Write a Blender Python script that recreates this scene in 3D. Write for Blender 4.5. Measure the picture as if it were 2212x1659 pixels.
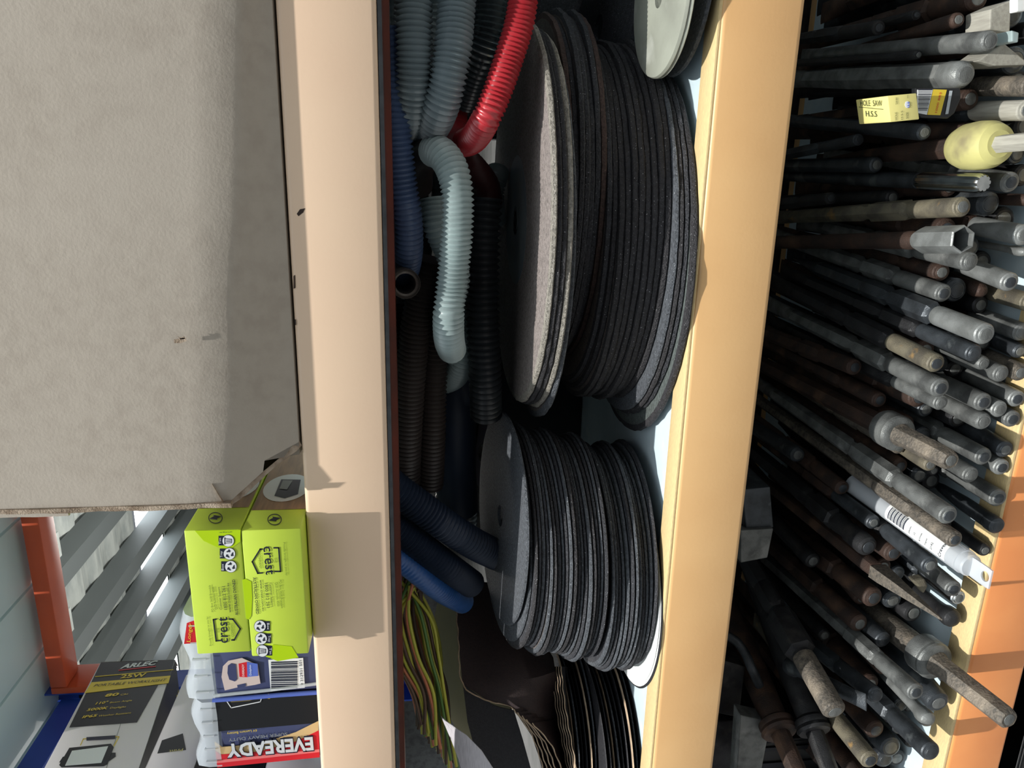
import bpy, bmesh, math, random
import numpy as np
from mathutils import Vector, Matrix
for o in list(bpy.data.objects): bpy.data.objects.remove(o)
COL = bpy.context.scene.collection
scn = bpy.context.scene
rnd = random.Random(7)

# ------------------------------------------------------------------ camera
FPX = 1650.0; CX, CY = 1106.0, 829.5            # frame 2212 x 1659
def nm(v): v = np.array(v, float); return v/np.linalg.norm(v)
_L = nm((-133, 5527, FPX)); _D = nm((-206, -497.5, FPX)); _D = nm(_D-_L*_D.dot(_L))
_U = np.cross(_L, _D); _U = -_U if _U[0] > 0 else _U
_X = -_L
CAM = np.array([0, -.6, 1.2])
R = np.array([_X, _D, _U])                        # rows: world axes in camera frame (x right, y down, z forward)
cam_d = bpy.data.cameras.new('camera'); cam = bpy.data.objects.new('camera', cam_d); COL.objects.link(cam)
cam_d.sensor_fit = 'HORIZONTAL'; cam_d.sensor_width = 36; cam_d.lens = FPX/2212*36
cam_d.clip_start = .02; cam_d.clip_end = 200
M4 = Matrix.Identity(4)
for i in range(3):
    M4[i][0] = R[i][0]; M4[i][1] = -R[i][1]; M4[i][2] = -R[i][2]; M4[i][3] = CAM[i]
cam.matrix_world = M4
scn.camera = cam

# ------------------------------------------------------------------ world, sun, exposure
w = bpy.data.worlds.new('sky'); scn.world = w; w.use_nodes = True
bg = w.node_tree.nodes['Background']; bg.inputs[1].default_value = 1.0
_tc = w.node_tree.nodes.new('ShaderNodeTexCoord'); _sx = w.node_tree.nodes.new('ShaderNodeSeparateXYZ'); _rp = w.node_tree.nodes.new('ShaderNodeValToRGB')
w.node_tree.links.new(_tc.outputs['Generated'], _sx.inputs[0]); w.node_tree.links.new(_sx.outputs[2], _rp.inputs[0]); w.node_tree.links.new(_rp.outputs[0], bg.inputs[0])
_e = _rp.color_ramp.elements; _e[0].position = 0.0; _e[0].color = (.035, .037, .04, 1); _e[1].position = 1.0; _e[1].color = (2.1, 2.25, 2.35, 1)
for _p, _c in ((.3, (.13, .14, .15, 1)), (.55, (.46, .51, .54, 1))):
    _n = _rp.color_ramp.elements.new(_p); _n.color = _c
sd = bpy.data.lights.new('sun', 'SUN'); sd.energy = 4.2; sd.angle = math.radians(.8); sd.color = (1, .97, .92)
sun = bpy.data.objects.new('sun', sd); COL.objects.link(sun); sun.location = (0, -2, 5)
sun.rotation_euler = Vector((.03, .34, -1)).to_track_quat('-Z', 'Y').to_euler()
scn.view_settings.view_transform = 'Standard'; scn.view_settings.look = 'None'
scn.view_settings.exposure = 0.1; scn.view_settings.gamma = 1; scn.view_settings.use_curve_mapping = False

# ------------------------------------------------------------------ helpers
def ray(px, py):
    return R @ np.array([px-CX, py-CY, FPX])
def V(px, py, Y=0.0):
    r = ray(px, py); return Vector(CAM + r*(Y-CAM[1])/r[1])
def PZ(px, py, Z):
    r = ray(px, py); return Vector(CAM + r*(Z-CAM[2])/r[2])
def PX(px, py, Xv):
    r = ray(px, py); return Vector(CAM + r*(Xv-CAM[0])/r[0])
def depth(p): return float((np.array(p)-CAM) @ np.array([_X[2], _D[2], _U[2]]))

def tag(o, label=None, cat=None, group=None, kind=None):
    if label: o['label'] = label
    if cat: o['category'] = cat
    if group: o['group'] = group
    if kind: o['kind'] = kind
    return o
def empty(name, loc, label=None, cat=None, group=None):
    o = bpy.data.objects.new(name, None); COL.objects.link(o); o.location = loc; o.empty_display_size = .02
    return tag(o, label, cat, group)
def wloc(o):
    v = Vector((0, 0, 0))
    while o is not None: v = v + o.location; o = o.parent
    return v
def mesh(name, verts, faces, mat, parent=None, smooth=False, origin=None, bevel=0, seg=2, auto=None):
    verts = [Vector(v) for v in verts]
    me = bpy.data.meshes.new(name)
    if parent is None:
        if origin is None:
            origin = sum(verts, Vector())/len(verts); origin.z = min(v.z for v in verts)
        base = Vector(origin)
    else: base = wloc(parent)
    me.from_pydata([v-base for v in verts], [], faces)
    bm = bmesh.new(); bm.from_mesh(me); bmesh.ops.recalc_face_normals(bm, faces=bm.faces)
    if bevel: bmesh.ops.bevel(bm, geom=list(bm.edges), offset=bevel, segments=seg, affect='EDGES', profile=.5, clamp_overlap=True)
    bm.to_mesh(me); bm.free()
    if isinstance(mat, (list, tuple)):
        for m in mat: me.materials.append(m)
    else: me.materials.append(mat)
    if smooth:
        for p in me.polygons: p.use_smooth = True
        me.set_sharp_from_angle(angle=math.radians(smooth if smooth > 1 else 35))
    o = bpy.data.objects.new(name, me); COL.objects.link(o)
    if parent is not None: o.parent = parent
    else: o.location = base
    return o
BF = [(0,1,2,3),(7,6,5,4),(0,4,5,1),(1,5,6,2),(2,6,7,3),(3,7,4,0)]
def obox(name, o, u, v, wv, mat, parent=None, bevel=0, seg=2):
    o, u, v, wv = Vector(o), Vector(u), Vector(v), Vector(wv)
    vs = [o, o+u, o+u+v, o+v, o+wv, o+u+wv, o+u+v+wv, o+v+wv]
    return mesh(name, vs, BF, mat, parent, bevel=bevel, seg=seg, smooth=40 if bevel else False)
def box(name, x0, x1, y0, y1, z0, z1, mat, parent=None, bevel=0, seg=2):
    return obox(name, (x0,y0,z0), (x1-x0,0,0), (0,y1-y0,0), (0,0,z1-z0), mat, parent, bevel, seg)

def catmull(pts, n):
    pts = [np.array(p, float) for p in pts]
    P = [2*pts[0]-pts[1]]+pts+[2*pts[-1]-pts[-2]]
    out = []
    for i in range(1, len(P)-2):
        for k in range(n):
            t = k/n
            out.append(.5*((2*P[i])+(-P[i-1]+P[i+1])*t+(2*P[i-1]-5*P[i]+4*P[i+1]-P[i+2])*t*t+(-P[i-1]+3*P[i]-3*P[i+1]+P[i+2])*t**3))
    out.append(pts[-1]); return np.array(out)
def resample(path, step):
    d = np.r_[0, np.cumsum(np.linalg.norm(np.diff(path, axis=0), axis=1))]
    n = max(2, int(d[-1]/step)); s = np.linspace(0, d[-1], n+1)
    return np.array([np.interp(s, d, path[:, i]) for i in range(3)]).T, s
def tube_mesh(path, radii, sides=12, caps=True):
    path = np.array(path); T = np.gradient(path, axis=0); T /= np.linalg.norm(T, axis=1)[:, None]
    up = np.array([0, 0, 1.]) if abs(T[0][2]) < .9 else np.array([1., 0, 0])
    N = np.cross(T[0], up); N /= np.linalg.norm(N)
    vs = []; fs = []
    for i, (p, t) in enumerate(zip(path, T)):
        N = N-t*N.dot(t); N /= np.linalg.norm(N); B = np.cross(t, N)
        for k in range(sides):
            a = 2*math.pi*k/sides; vs.append(p+radii[i]*(math.cos(a)*N+math.sin(a)*B))
    for i in range(len(path)-1):
        for k in range(sides):
            k2 = (k+1) % sides; fs.append((i*sides+k, i*sides+k2, (i+1)*sides+k2, (i+1)*sides+k))
    if caps:
        fs.append(tuple(range(sides))[::-1]); fs.append(tuple((len(path)-1)*sides+k for k in range(sides)))
    return vs, fs

# --- a printed face: a plane that pixels are measured on, decals lie on it
class Face:
    def __init__(s, p, n): s.p = np.array(p, float); s.n = nm(n)
    def at(s, px, py, lift=0.0):
        r = ray(px, py); t = (s.p-CAM).dot(s.n)/r.dot(s.n)
        return Vector(CAM+r*t+s.n*lift)
def decal(name, face, pts, mat, parent, lift=.0004):
    top = [face.at(x, y, lift) for x, y in pts]; bot = [face.at(x, y, lift-.0003) for x, y in pts]
    n = len(pts)
    fs = [tuple(range(n)), tuple(range(2*n-1, n-1, -1))]+[(i, (i+1) % n, n+(i+1) % n, n+i) for i in range(n)]
    return mesh(name, top+bot, fs, mat, parent)
def circ(cx, cy, rx, ry=None, n=24, a0=0):
    ry = ry or rx
    return [(cx+rx*math.cos(a0+2*math.pi*k/n), cy+ry*math.sin(a0+2*math.pi*k/n)) for k in range(n)]
def ringdecal(name, face, cx, cy, r, wd, mat, parent, lift=.0004, n=28, ry=None):
    ry = ry or r; o = circ(cx, cy, r, ry, n); i_ = circ(cx, cy, r-wd, ry-wd, n)
    vs = [face.at(x, y, lift) for x, y in o+i_]
    return mesh(name, vs, [(k, (k+1) % n, n+(k+1) % n, n+k) for k in range(n)], mat, parent)
def txt(s, face, a, b, mat, parent, cap=None, lift=.0006, name='lettering', bold=0.0, shear=0.0):
    """text whose baseline runs from pixel a to pixel b on the face; cap = capital height in pixels"""
    A = face.at(*a, lift); B = face.at(*b, lift); u = B-A; W = u.length; u.normalize()
    n = Vector(face.n); v = n.cross(u).normalized()
    c = bpy.data.curves.new('t', 'FONT'); c.body = s; c.resolution_u = 2; c.offset = bold; c.shear = shear
    to = bpy.data.objects.new('t', c); COL.objects.link(to)
    dg = bpy.context.evaluated_depsgraph_get(); dg.update()
    me = bpy.data.meshes.new_from_object(to.evaluated_get(dg)); bpy.data.objects.remove(to); bpy.data.curves.remove(c)
    xs = [q.co.x for q in me.vertices]; x0, x1 = min(xs), max(xs); sx = W/(x1-x0)
    sy = sx if cap is None else cap*(W/math.dist(a, b))/.70
    base = wloc(parent)
    for q in me.vertices:
        q.co = A+u*((q.co.x-x0)*sx)+v*(q.co.y*sy)-base
    me.materials.clear(); me.materials.append(mat)
    o = bpy.data.objects.new(name, me); COL.objects.link(o); o.parent = parent
    return o

# ------------------------------------------------------------------ materials
def pbr(name, c, rough=.6, metal=0, c2=None, scale=40, bump=0, bscale=200, trans=0, alpha=1, spec=.5, emis=0, mix=(.4, .65), c3=None, s3=8, m3=(.55, .7), stretch=None, coat=0):
    m = bpy.data.materials.new(name); m.use_nodes = True; nt = m.node_tree; b = nt.nodes['Principled BSDF']
    def setc(i, col): i.default_value = (*col, 1)
    setc(b.inputs['Base Color'], c)
    b.inputs['Roughness'].default_value = rough; b.inputs['Metallic'].default_value = metal
    b.inputs['Specular IOR Level'].default_value = spec
    b.inputs['Transmission Weight'].default_value = trans; b.inputs['Alpha'].default_value = alpha
    b.inputs['Coat Weight'].default_value = coat
    tc = nt.nodes.new('ShaderNodeTexCoord'); vec = tc.outputs['Object']
    if stretch:
        mp = nt.nodes.new('ShaderNodeMapping'); mp.inputs['Scale'].default_value = stretch; nt.links.new(vec, mp.inputs[0]); vec = mp.outputs[0]
    last = None
    def noise(sc, det=4):
        n = nt.nodes.new('ShaderNodeTexNoise'); n.inputs['Scale'].default_value = sc; n.inputs['Detail'].default_value = det
        nt.links.new(vec, n.inputs['Vector']); return n
    def mixin(prev, colr, sc, rng):
        n = noise(sc); mr = nt.nodes.new('ShaderNodeMapRange'); mr.inputs[1].default_value, mr.inputs[2].default_value = rng
        nt.links.new(n.outputs[0], mr.inputs[0])
        mx = nt.nodes.new('ShaderNodeMix'); mx.data_type = 'RGBA'
        nt.links.new(mr.outputs[0], mx.inputs['Factor'])
        if prev is None: setc(mx.inputs[6], c)
        else: nt.links.new(prev, mx.inputs[6])
        setc(mx.inputs[7], colr); return mx.outputs[2]
    if c2: last = mixin(last, c2, scale, mix)
    if c3: last = mixin(last, c3, s3, m3)
    if last: nt.links.new(last, b.inputs['Base Color'])
    if bump:
        n = noise(bscale, 3); bp = nt.nodes.new('ShaderNodeBump'); bp.inputs['Strength'].default_value = bump; bp.inputs['Distance'].default_value = .002
        nt.links.new(n.outputs[0], bp.inputs['Height']); nt.links.new(bp.outputs[0], b.inputs['Normal'])
    return m
M = {}
M['card'] = pbr('cardboard', (.43,.385,.325), .9, 0, (.39,.345,.29), 90, .10, 450, c3=(.45,.405,.345), s3=12, m3=(.4,.75))
M['card_in'] = pbr('cardboard_edge', (.42,.34,.26), .9, 0, (.22,.16,.11), 90, .5, 700)
M['peach'] = pbr('faded_peach_paint', (.80,.60,.43), .42, 0, (.77,.56,.40), 5, .03, 300, c3=(.84,.65,.50), s3=2)
M['peach_shade'] = pbr('shaded_underside_red', (.16,.035,.02), .3, 0, (.10,.03,.02), 20)  # beam's unlit underside, shade put into the colour
M['orange'] = pbr('orange_yellow_paint', (.74,.46,.21), .42, 0, (.69,.41,.18), 7, .04, 300, c3=(.78,.52,.26), s3=3)
M['cream'] = pbr('worn_cream_paint', (.72,.56,.28), .5, 0, (.60,.45,.24), 60, .1, 300, stretch=(4,30,30))
M['deep_orange'] = pbr('deep_orange_paint', (.85,.33,.11), .4, 0, (.78,.28,.09), 10, .03, 200)
M['red_orange'] = pbr('red_orange_paint', (.62,.10,.03), .45, 0, (.50,.08,.03), 8)
M['blue'] = pbr('blue_rack_paint', (.02,.07,.42), .4, 0, (.015,.05,.30), 6)
M['white_shelf'] = pbr('white_shelf_coat', (.60,.72,.78), .4, 0, (.52,.64,.70), 12, .03, 100, c3=(.66,.76,.80), s3=30)
M['teal_sheet'] = pbr('pale_teal_sheet', (.55,.68,.69), .5, 0, (.48,.60,.61), 3)
M['roof'] = pbr('weathered_roof_sheet', (.52,.56,.53), .7, 0, (.36,.40,.39), 3, 0, c3=(.62,.66,.62), s3=2, stretch=(1,3,1))
M['purlin'] = pbr('dark_purlin_steel', (.13,.15,.15), .6, .1)
M['floor'] = pbr('concrete_floor', (.20,.195,.19), .8, 0, (.15,.15,.145), 3)
M['wallm'] = pbr('grey_wall_sheet', (.30,.31,.30), .7, 0, (.2,.2,.2), 4)
M['lime'] = pbr('lime_green_print', (.55,.71,.07), .38, 0, (.52,.68,.07), 30, .03, 60)
M['lime2'] = pbr('lime_gloss_patch', (.46,.68,.01), .25)
M['navy'] = pbr('navy_print', (.012,.016,.035), .4)
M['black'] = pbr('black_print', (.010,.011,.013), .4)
M['white'] = pbr('white_print', (.75,.78,.80), .5)
M['grey_print'] = pbr('grey_print', (.25,.27,.27), .5)
M['lg'] = pbr('pale_lilac_grey_print', (.74,.70,.73), .5)
M['yellow'] = pbr('yellow_print', (.75,.55,.04), .4)
M['pale_yellow'] = pbr('pale_yellow_print', (.75,.68,.25), .5)
M['red'] = pbr('red_print', (.60,.02,.03), .35)
M['woodprint'] = pbr('wood_photo_print', (.36,.22,.12), .4, 0, (.24,.15,.09), 10, stretch=(20,2,20))
M['bluecard'] = pbr('slate_blue_print', (.05,.06,.14), .3, 0, (.08,.10,.20), 8)
M['bluemid'] = pbr('mid_blue_print', (.10,.16,.55), .3)
M['pinkish'] = pbr('pale_pink_print', (.60,.50,.48), .4)
M['oldyel'] = pbr('dull_olive_coat', (.17,.13,.035), .5, 0, (.13,.10,.03), 10)
def plastic_mat():
    m = pbr('clear_plastic', (.75,.82,.88), .12, 0, trans=.0, alpha=.42, spec=.8); return m
M['plastic'] = plastic_mat()
M['tubeplastic'] = pbr('cloudy_tube_plastic', (.62,.66,.70), .25, 0, alpha=.62, spec=.7)
# steels
M['steel'] = pbr('worn_grey_steel', (.18,.19,.185), .48, .4, (.095,.10,.098), 70, .25, 900, c3=(.27,.28,.27), s3=30)
M['steel_b'] = pbr('bluish_dark_steel', (.065,.075,.085), .42, .5, (.035,.04,.045), 60, .2, 800, c3=(.14,.155,.16), s3=35, m3=(.6,.7))
M['steel_l'] = pbr('pale_scuffed_steel', (.27,.285,.28), .45, .4, (.18,.19,.185), 80, .2, 900)
M['bright'] = pbr('bright_end_face_steel', (.42,.44,.45), .38, .6, (.26,.27,.27), 200, .3, 1200)
M['rust'] = pbr('rusty_brown_steel', (.065,.038,.028), .65, .3, (.035,.024,.02), 60, .3, 700, c3=(.14,.08,.05), s3=25)
M['rust_y'] = pbr('yellow_stained_steel', (.19,.17,.12), .6, .3, (.10,.09,.07), 60, .3, 800, c3=(.36,.22,.08), s3=35, m3=(.62,.7))
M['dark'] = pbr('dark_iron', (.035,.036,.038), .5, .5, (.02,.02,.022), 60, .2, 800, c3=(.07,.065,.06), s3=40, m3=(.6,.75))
M['tan_steel'] = pbr('brown_grey_pitted_steel', (.15,.13,.105), .65, .3, (.075,.068,.058), 300, .5, 500, c3=(.26,.22,.17), s3=40)
M['chrome'] = pbr('chrome_steel', (.55,.57,.57), .18, 1, (.4,.42,.42), 90)
# abrasives
def abrasive(name, c, sp, dens=.70, rough=.75, s=900):
    return pbr(name, c, rough, 0, tuple(x*.55 for x in c), 300, .8, 700, c3=sp, s3=s, m3=(dens, dens+.04))
M['abr_face'] = abrasive('brown_mesh_abrasive', (.13,.11,.102), (.20,.18,.165), .58)
M['abr_top'] = abrasive('dusty_brown_mesh_face', (.26,.225,.21), (.36,.32,.30), .58)
M['abr_edge'] = abrasive('black_grit_edge', (.030,.029,.033), (.6,.6,.62), .68)
M['abr_pale'] = abrasive('pale_dusty_abrasive', (.30,.28,.24), (.45,.43,.39), .62)
M['abr_brown'] = abrasive('brown_grit_edge', (.075,.045,.038), (.2,.15,.13), .70)
M['abr_grey'] = abrasive('grey_green_face', (.105,.125,.12), (.2,.22,.22), .68)
M['abr_dark'] = abrasive('charcoal_grit', (.040,.042,.050), (.45,.46,.5), .67)
M['abr_slate'] = abrasive('slate_grit', (.085,.095,.11), (.5,.52,.55), .67)
M['disc_pale'] = pbr('pale_green_grey_disc', (.36,.38,.32), .55, .2, (.25,.26,.22), 14, .1, 300, c3=(.45,.47,.42), s3=25)
M['sticker'] = pbr('worn_blue_grey_sticker', (.15,.18,.20), .5, 0, (.20,.22,.22), 30)
M['sand'] = pbr('dark_maroon_sandpaper', (.035,.020,.020), .7, 0, (.025,.015,.016), 400, .4, 900)
M['sandblk'] = pbr('black_sandpaper', (.012,.012,.015), .6, 0, (.02,.02,.024), 400, .4, 900)
M['tan'] = pbr('tan_paper_edge', (.50,.38,.26), .8, 0, (.35,.25,.17), 100)
M['paper'] = pbr('white_paper', (.80,.82,.80), .7, 0, (.7,.72,.7), 30)
def hosemat(n, c, rough=.35, spec=.6, metal=0): return pbr(n, c, rough, metal, tuple(x*.8 for x in c), 25, .05, 200, spec=spec)
M['h_blue'] = hosemat('slate_blue_hose', (.07,.115,.23), .4)
M['h_blue2'] = hosemat('bright_blue_hose', (.03,.12,.38), .4)
M['h_navy'] = hosemat('navy_hose', (.02,.035,.07), .5)
M['h_grey'] = hosemat('glossy_grey_hose', (.19,.24,.26), .22, .8)
M['h_grey2'] = hosemat('dark_glossy_hose', (.045,.06,.068), .2, .9)
M['h_pale'] = hosemat('pale_grey_green_hose', (.36,.45,.45), .3, .7)
M['h_red'] = hosemat('red_hose', (.45,.03,.04), .3, .7)
M['h_maroon'] = hosemat('maroon_duct', (.08,.015,.015), .5)
M['h_brown'] = hosemat('brown_hose_and_shade', (.045,.035,.032), .45)  # also paints the shaded bends of grey and pale hoses
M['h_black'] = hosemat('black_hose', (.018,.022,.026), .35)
M['pipe'] = pbr('grey_brown_pipe', (.20,.18,.16), .4, .5, (.12,.10,.09), 30)
M['w_yel'] = pbr('yellow_wire', (.50,.50,.06), .4); M['w_or'] = pbr('orange_wire', (.60,.20,.10), .4)
M['w_grn'] = pbr('green_wire', (.10,.22,.05), .4); M['w_brn'] = pbr('brown_wire', (.09,.05,.03), .5)
M['guard'] = pbr('dusty_yellow_rubber', (.55,.52,.20), .5, 0, (.40,.37,.17), 12, .1, 200, c3=(.25,.22,.12), s3=20, m3=(.58,.7))
M['palewood'] = pbr('pale_grey_shank', (.38,.37,.32), .7, 0, (.30,.29,.25), 40, .2, 300, stretch=(10,1,10))
# ------------------------------------------------------------------ the building
def struct(o, name=None): o['kind'] = 'structure'; return o
struct(box('floor', -20, 20, -6, 30, -.1, 0, M['floor']))
RZ = 4.6
def ribbed(name, x0, x1, y0, y1, z, amp, n, mat):
    vs = []; fs = []
    for i in range(n+1):
        y = y0+(y1-y0)*i/n; dz = amp*(1 if i % 4 in (1, 2) else 0)
        vs += [(x0, y, z+dz), (x1, y, z+dz)]
    for i in range(n): fs.append((2*i, 2*i+1, 2*i+3, 2*i+2))
    top = [(a[0], a[1], a[2]+.02) for a in vs]; m_ = len(vs)
    fs += [tuple(m_+k for k in f) for f in fs]
    return mesh(name, vs+top, fs, mat)
sk0 = PZ(312, 1250, RZ+.12).y; sk1 = PZ(366, 1250, RZ+.12).y
sk0, sk1 = min(sk0, sk1), max(sk0, sk1)
struct(ribbed('ceiling', -30, 20, 1.6, sk0, RZ+.12, .05, int((sk0-1.6)/.12), M['roof']))
struct(ribbed('ceiling', -30, 20, sk1, 34, RZ+.12, .05, int((34-sk1)/.12), M['roof']))
sky_m = bpy.data.materials.new('translucent_skylight'); sky_m.use_nodes = True
_b = sky_m.node_tree.nodes['Principled BSDF']; _b.inputs['Emission Color'].default_value = (.9, .95, 1, 1); _b.inputs['Emission Strength'].default_value = 5.0
struct(box('ceiling', -30, 20, sk0+.02, sk1-.02, RZ+.14, RZ+.15, sky_m))
for px, py in [(103,1254),(131,1417),(222,1417),(302,1417),(396,1330)]:
    x = PZ(px, py, RZ).x
    struct(box('trim_1', x-.10, x+.10, 1.8, 34, RZ-.12, RZ+.12, M['purlin']))
    for yy in (2.9, 6.2, 10.5):
        struct(box('trim_2', x-.05, x+.35, yy, yy+.12, RZ-.02, RZ+.10, M['roof']))
struct(box('wall_back', -30, 20, 30, 30.2, 0, 5.2, M['wallm']))

for k, (x, y) in enumerate(((-3.0, 6.0), (-9.0, 9.0), (1.5, 10.0))):  # added fill lights, hidden behind the goods, to brighten the roof underside
    ld = bpy.data.lights.new('roof_fill_light', 'POINT'); ld.energy = 260; ld.shadow_soft_size = .3; ld.color = (1, .97, .92)
    lo = bpy.data.objects.new('roof_fill_light', ld); COL.objects.link(lo); lo.location = (x, y, 2.0)
# ------------------------------------------------------------------ the rack
XL, XR, DP = -.835, .62, .52
def beam(name, z0, z1, mat, lipmat, label, x0=XL, x1=XR):
    r = empty(name, ((x0+x1)/2, 0, z0), label, 'rack beam')
    box('beam_body', x0, x1, 0, .030, z0, z1, mat, r, bevel=.004, seg=3)
    return r
b1 = beam('shelf_beam', 1.227, 1.2965, M['peach'], M['peach'], 'faded peach painted steel beam carrying the cardboard box and lime green boxes')
box('bottom_lip', XL, XR, .030, .052, 1.219, 1.2275, M['peach_shade'], b1)
box('bottom_lip', XL, XR, .003, .0295, 1.2235, 1.2265, M['chrome'], b1)['label'] = 'thin bare metal lower rim'
f = Face((0, 0, 0), (0, -1, 0))
for pts in ([(641,462),(648,452),(659,450),(655,459),(645,467)], [(634,596),(637,594),(638,622),(634,624)], [(636,690),(639,690),(640,702),(637,702)]):
    decal('paint_chip', f, pts, M['rust'], b1, lift=.0002)
b2 = beam('shelf_beam', .909, .9735, M['orange'], M['cream'], 'orange-yellow painted steel beam below the cutting disc stacks')
box('top_lip', XL, XR, .0015, .030, .9725, .9755, M['cream'], b2, bevel=.001)['label'] = 'worn cream top edge'
b3 = beam('shelf_beam', .585, .649, M['deep_orange'], M['cream'], 'deep orange steel beam under the pile of chisels')
box('top_lip', XL, XR, .0015, .030, .648, .652, M['cream'], b3, bevel=.001)['label'] = 'worn cream top edge'
for z, lab in ((.9685, 'white coated steel shelf panel under the cutting discs'), (.641, 'white coated steel shelf panel under the chisel pile')):
    p = box('shelf_panel', XL, XR, .031, DP, z-.02, z, M['white_shelf'], bevel=.001); tag(p, lab, 'shelf panel')
p = box('shelf_panel', XL, XR, .055, DP, 1.262, 1.288, M['teal_sheet'], bevel=.001); tag(p, 'steel shelf panel behind the peach beam under the boxes', 'shelf panel')
for z, lab in ((1.25, 'rear beam behind the conduit coils'), (.935, 'rear beam behind the cutting discs'), (.60, 'rear beam behind the chisel pile')):
    p = box('rear_beam', XL, XR, DP+.001, DP+.03, z-.035, z+.035, M['orange'], bevel=.003); tag(p, 'orange '+lab, 'rack beam')
p = box('light_stop_sheet', XL, XR, DP+.032, DP+.036, .62, .93, M['dark']); tag(p, 'added dark sheet stopping light behind the chisel bay', 'panel')  # added sheet, keeps light from leaking in at the back
# upper level: rear beam, ribbed sheets, blue upright
rb = empty('upper_rear_beam', (-.2, .5, 1.76), 'red-orange rear beam of the shelf level above', 'rack beam')
box('beam_body', -.826, XR, .500, .545, 1.762, 1.787, M['red_orange'], rb, bevel=.002)
box('end_plate', -.838, -.8265, .500, .56, 1.66, 1.787, M['red_orange'], rb, bevel=.002)
zt = 1.80
for i, x in enumerate(np.arange(-1.0, XR, .115)):
    p = box('deck_sheet', x+.002, x+.113, .05, .60, zt, zt+.018, M['teal_sheet'], bevel=.003)
    tag(p, 'pale teal folded deck sheet of the shelf above', 'shelf panel', 'deck sheets of the level above')
def upright(x, y, lab, r=None):
    r = r or empty('rack_upright', (x, y, 0), lab, 'rack upright')
    w_ = .055
    box('post_web', x-w_, x, y+.04, y+.043, 0, 2.2, M['blue'], r)
    box('post_flange', x-w_, x-w_+.003, y, y+.04, 0, 2.2, M['blue'], r); box('post_flange', x-.003, x, y, y+.04, 0, 2.2, M['blue'], r)
    for k in range(30):
        z = .35+k*.05
        for xx in (x-.042, x-.018):
            box('slot', xx, xx+.006, y+.0385, y+.0398, z, z+.018, M['black'] if k % 5 else M['white'], r)
    return r
u1 = upright(-.840, .505, 'blue slotted end frame seen behind the worklight cartons')
box('depth_brace', -.875, -.850, -.02, .503, 1.74, 1.775, M['blue'], u1)
u2 = upright(-.840, -.0, '', u1)
u3 = upright(XR+.06, .0, 'blue slotted front upright at the right end of the rack')
# a second rack standing behind, seen through the coils
rr = empty('distant_rack', (0, 2.2, 0), 'blue rack with pale goods standing beyond the conduit coils', 'rack')
pz = [PZ(px, py, 0) if 0 else V(px, py, 2.2) for px, py in ((880,350),(1060,318))]
box('beam', -.9, 2.2, 2.2, 2.25, V(885,330,2.2).z-.035, V(885,330,2.2).z+.03, M['blue'], rr)
box('beam', -.9, 2.2, 2.2, 2.25, .5, .6, M['blue'], rr)
for x in (-.9, .9, 2.2): box('post', x-.04, x+.04, 2.2, 2.28, 0, 2.0, M['blue'], rr)
for k, x in enumerate(np.arange(-.6, 1.8, .33)):
    c = box('storage_box', x, x+.26, 2.3, 2.6, V(885,330,2.2).z+.03, V(885,330,2.2).z+.25, [M['paper'], M['card'], M['lg']][k % 3], bevel=.005)
    tag(c, 'storage box on the distant blue rack', 'box', 'boxes on the distant rack')
box('deck', -.9, 2.2, 2.25, 2.8, V(885,330,2.2).z+.005, V(885,330,2.2).z+.028, M['wallm'], rr)

# ------------------------------------------------------------------ goods on the upper shelf
def hexa(name, pts, mat, parent=None, bevel=0): return mesh(name, pts, BF, mat, parent, bevel=bevel, smooth=40 if bevel else False)
# big cardboard box with a crushed lower front edge
cb = empty('cardboard_box', (.1, .1, 1.2975), 'large brown cardboard box overhanging the peach beam', 'box')
zl, zr = V(490,1090,-.025).z, V(535,0,-.010).z+.002
L0 = -.268; XR_ = .58
def cbs(x):                                             # cross section at x
    t = (x-L0)/(XR_-L0); zf = zl+(zr-zl)*min(1, t*2.2)
    b = -.25*max(0, 1-t*8)*0
    o_ = -.013*min(1, t*2.2)
    return [(-.025-o_, 1.79), (-.026-o_, 1.70), (-.028-o_, 1.45), (-.0275-o_, zf+.03), (-.025-o_, zf+.004), (-.022-o_, zf-.003), (-.012-o_*.6, zf-(zf-1.2985)*.5), (.0005, 1.2985), (.012, 1.2978), (.36, 1.2978), (.36, 1.79)]
vs = []; fs = []; xs = list(np.linspace(L0, XR_, 30))
for i, x in enumerate(xs):
    for j, (y, z) in enumerate(cbs(x)):
        xo = x
        if i == 0 and j in (6,): xo = L0+.020
        if i == 0 and j >= 7: xo = L0+.040
        wob = .0003*math.sin(x*37+j)*(1 if j in (5, 6) else 0)
        vs.append((xo, y+wob, z+wob))
n_ = len(cbs(0))
for i in range(len(xs)-1):
    for j in range(n_): j2 = (j+1) % n_; fs.append((i*n_+j, i*n_+j2, (i+1)*n_+j2, (i+1)*n_+j))
fs += [tuple(range(n_)), tuple((len(xs)-1)*n_+j for j in range(n_))]
mesh('box_body', vs, fs, M['card'], cb, smooth=50)
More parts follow.
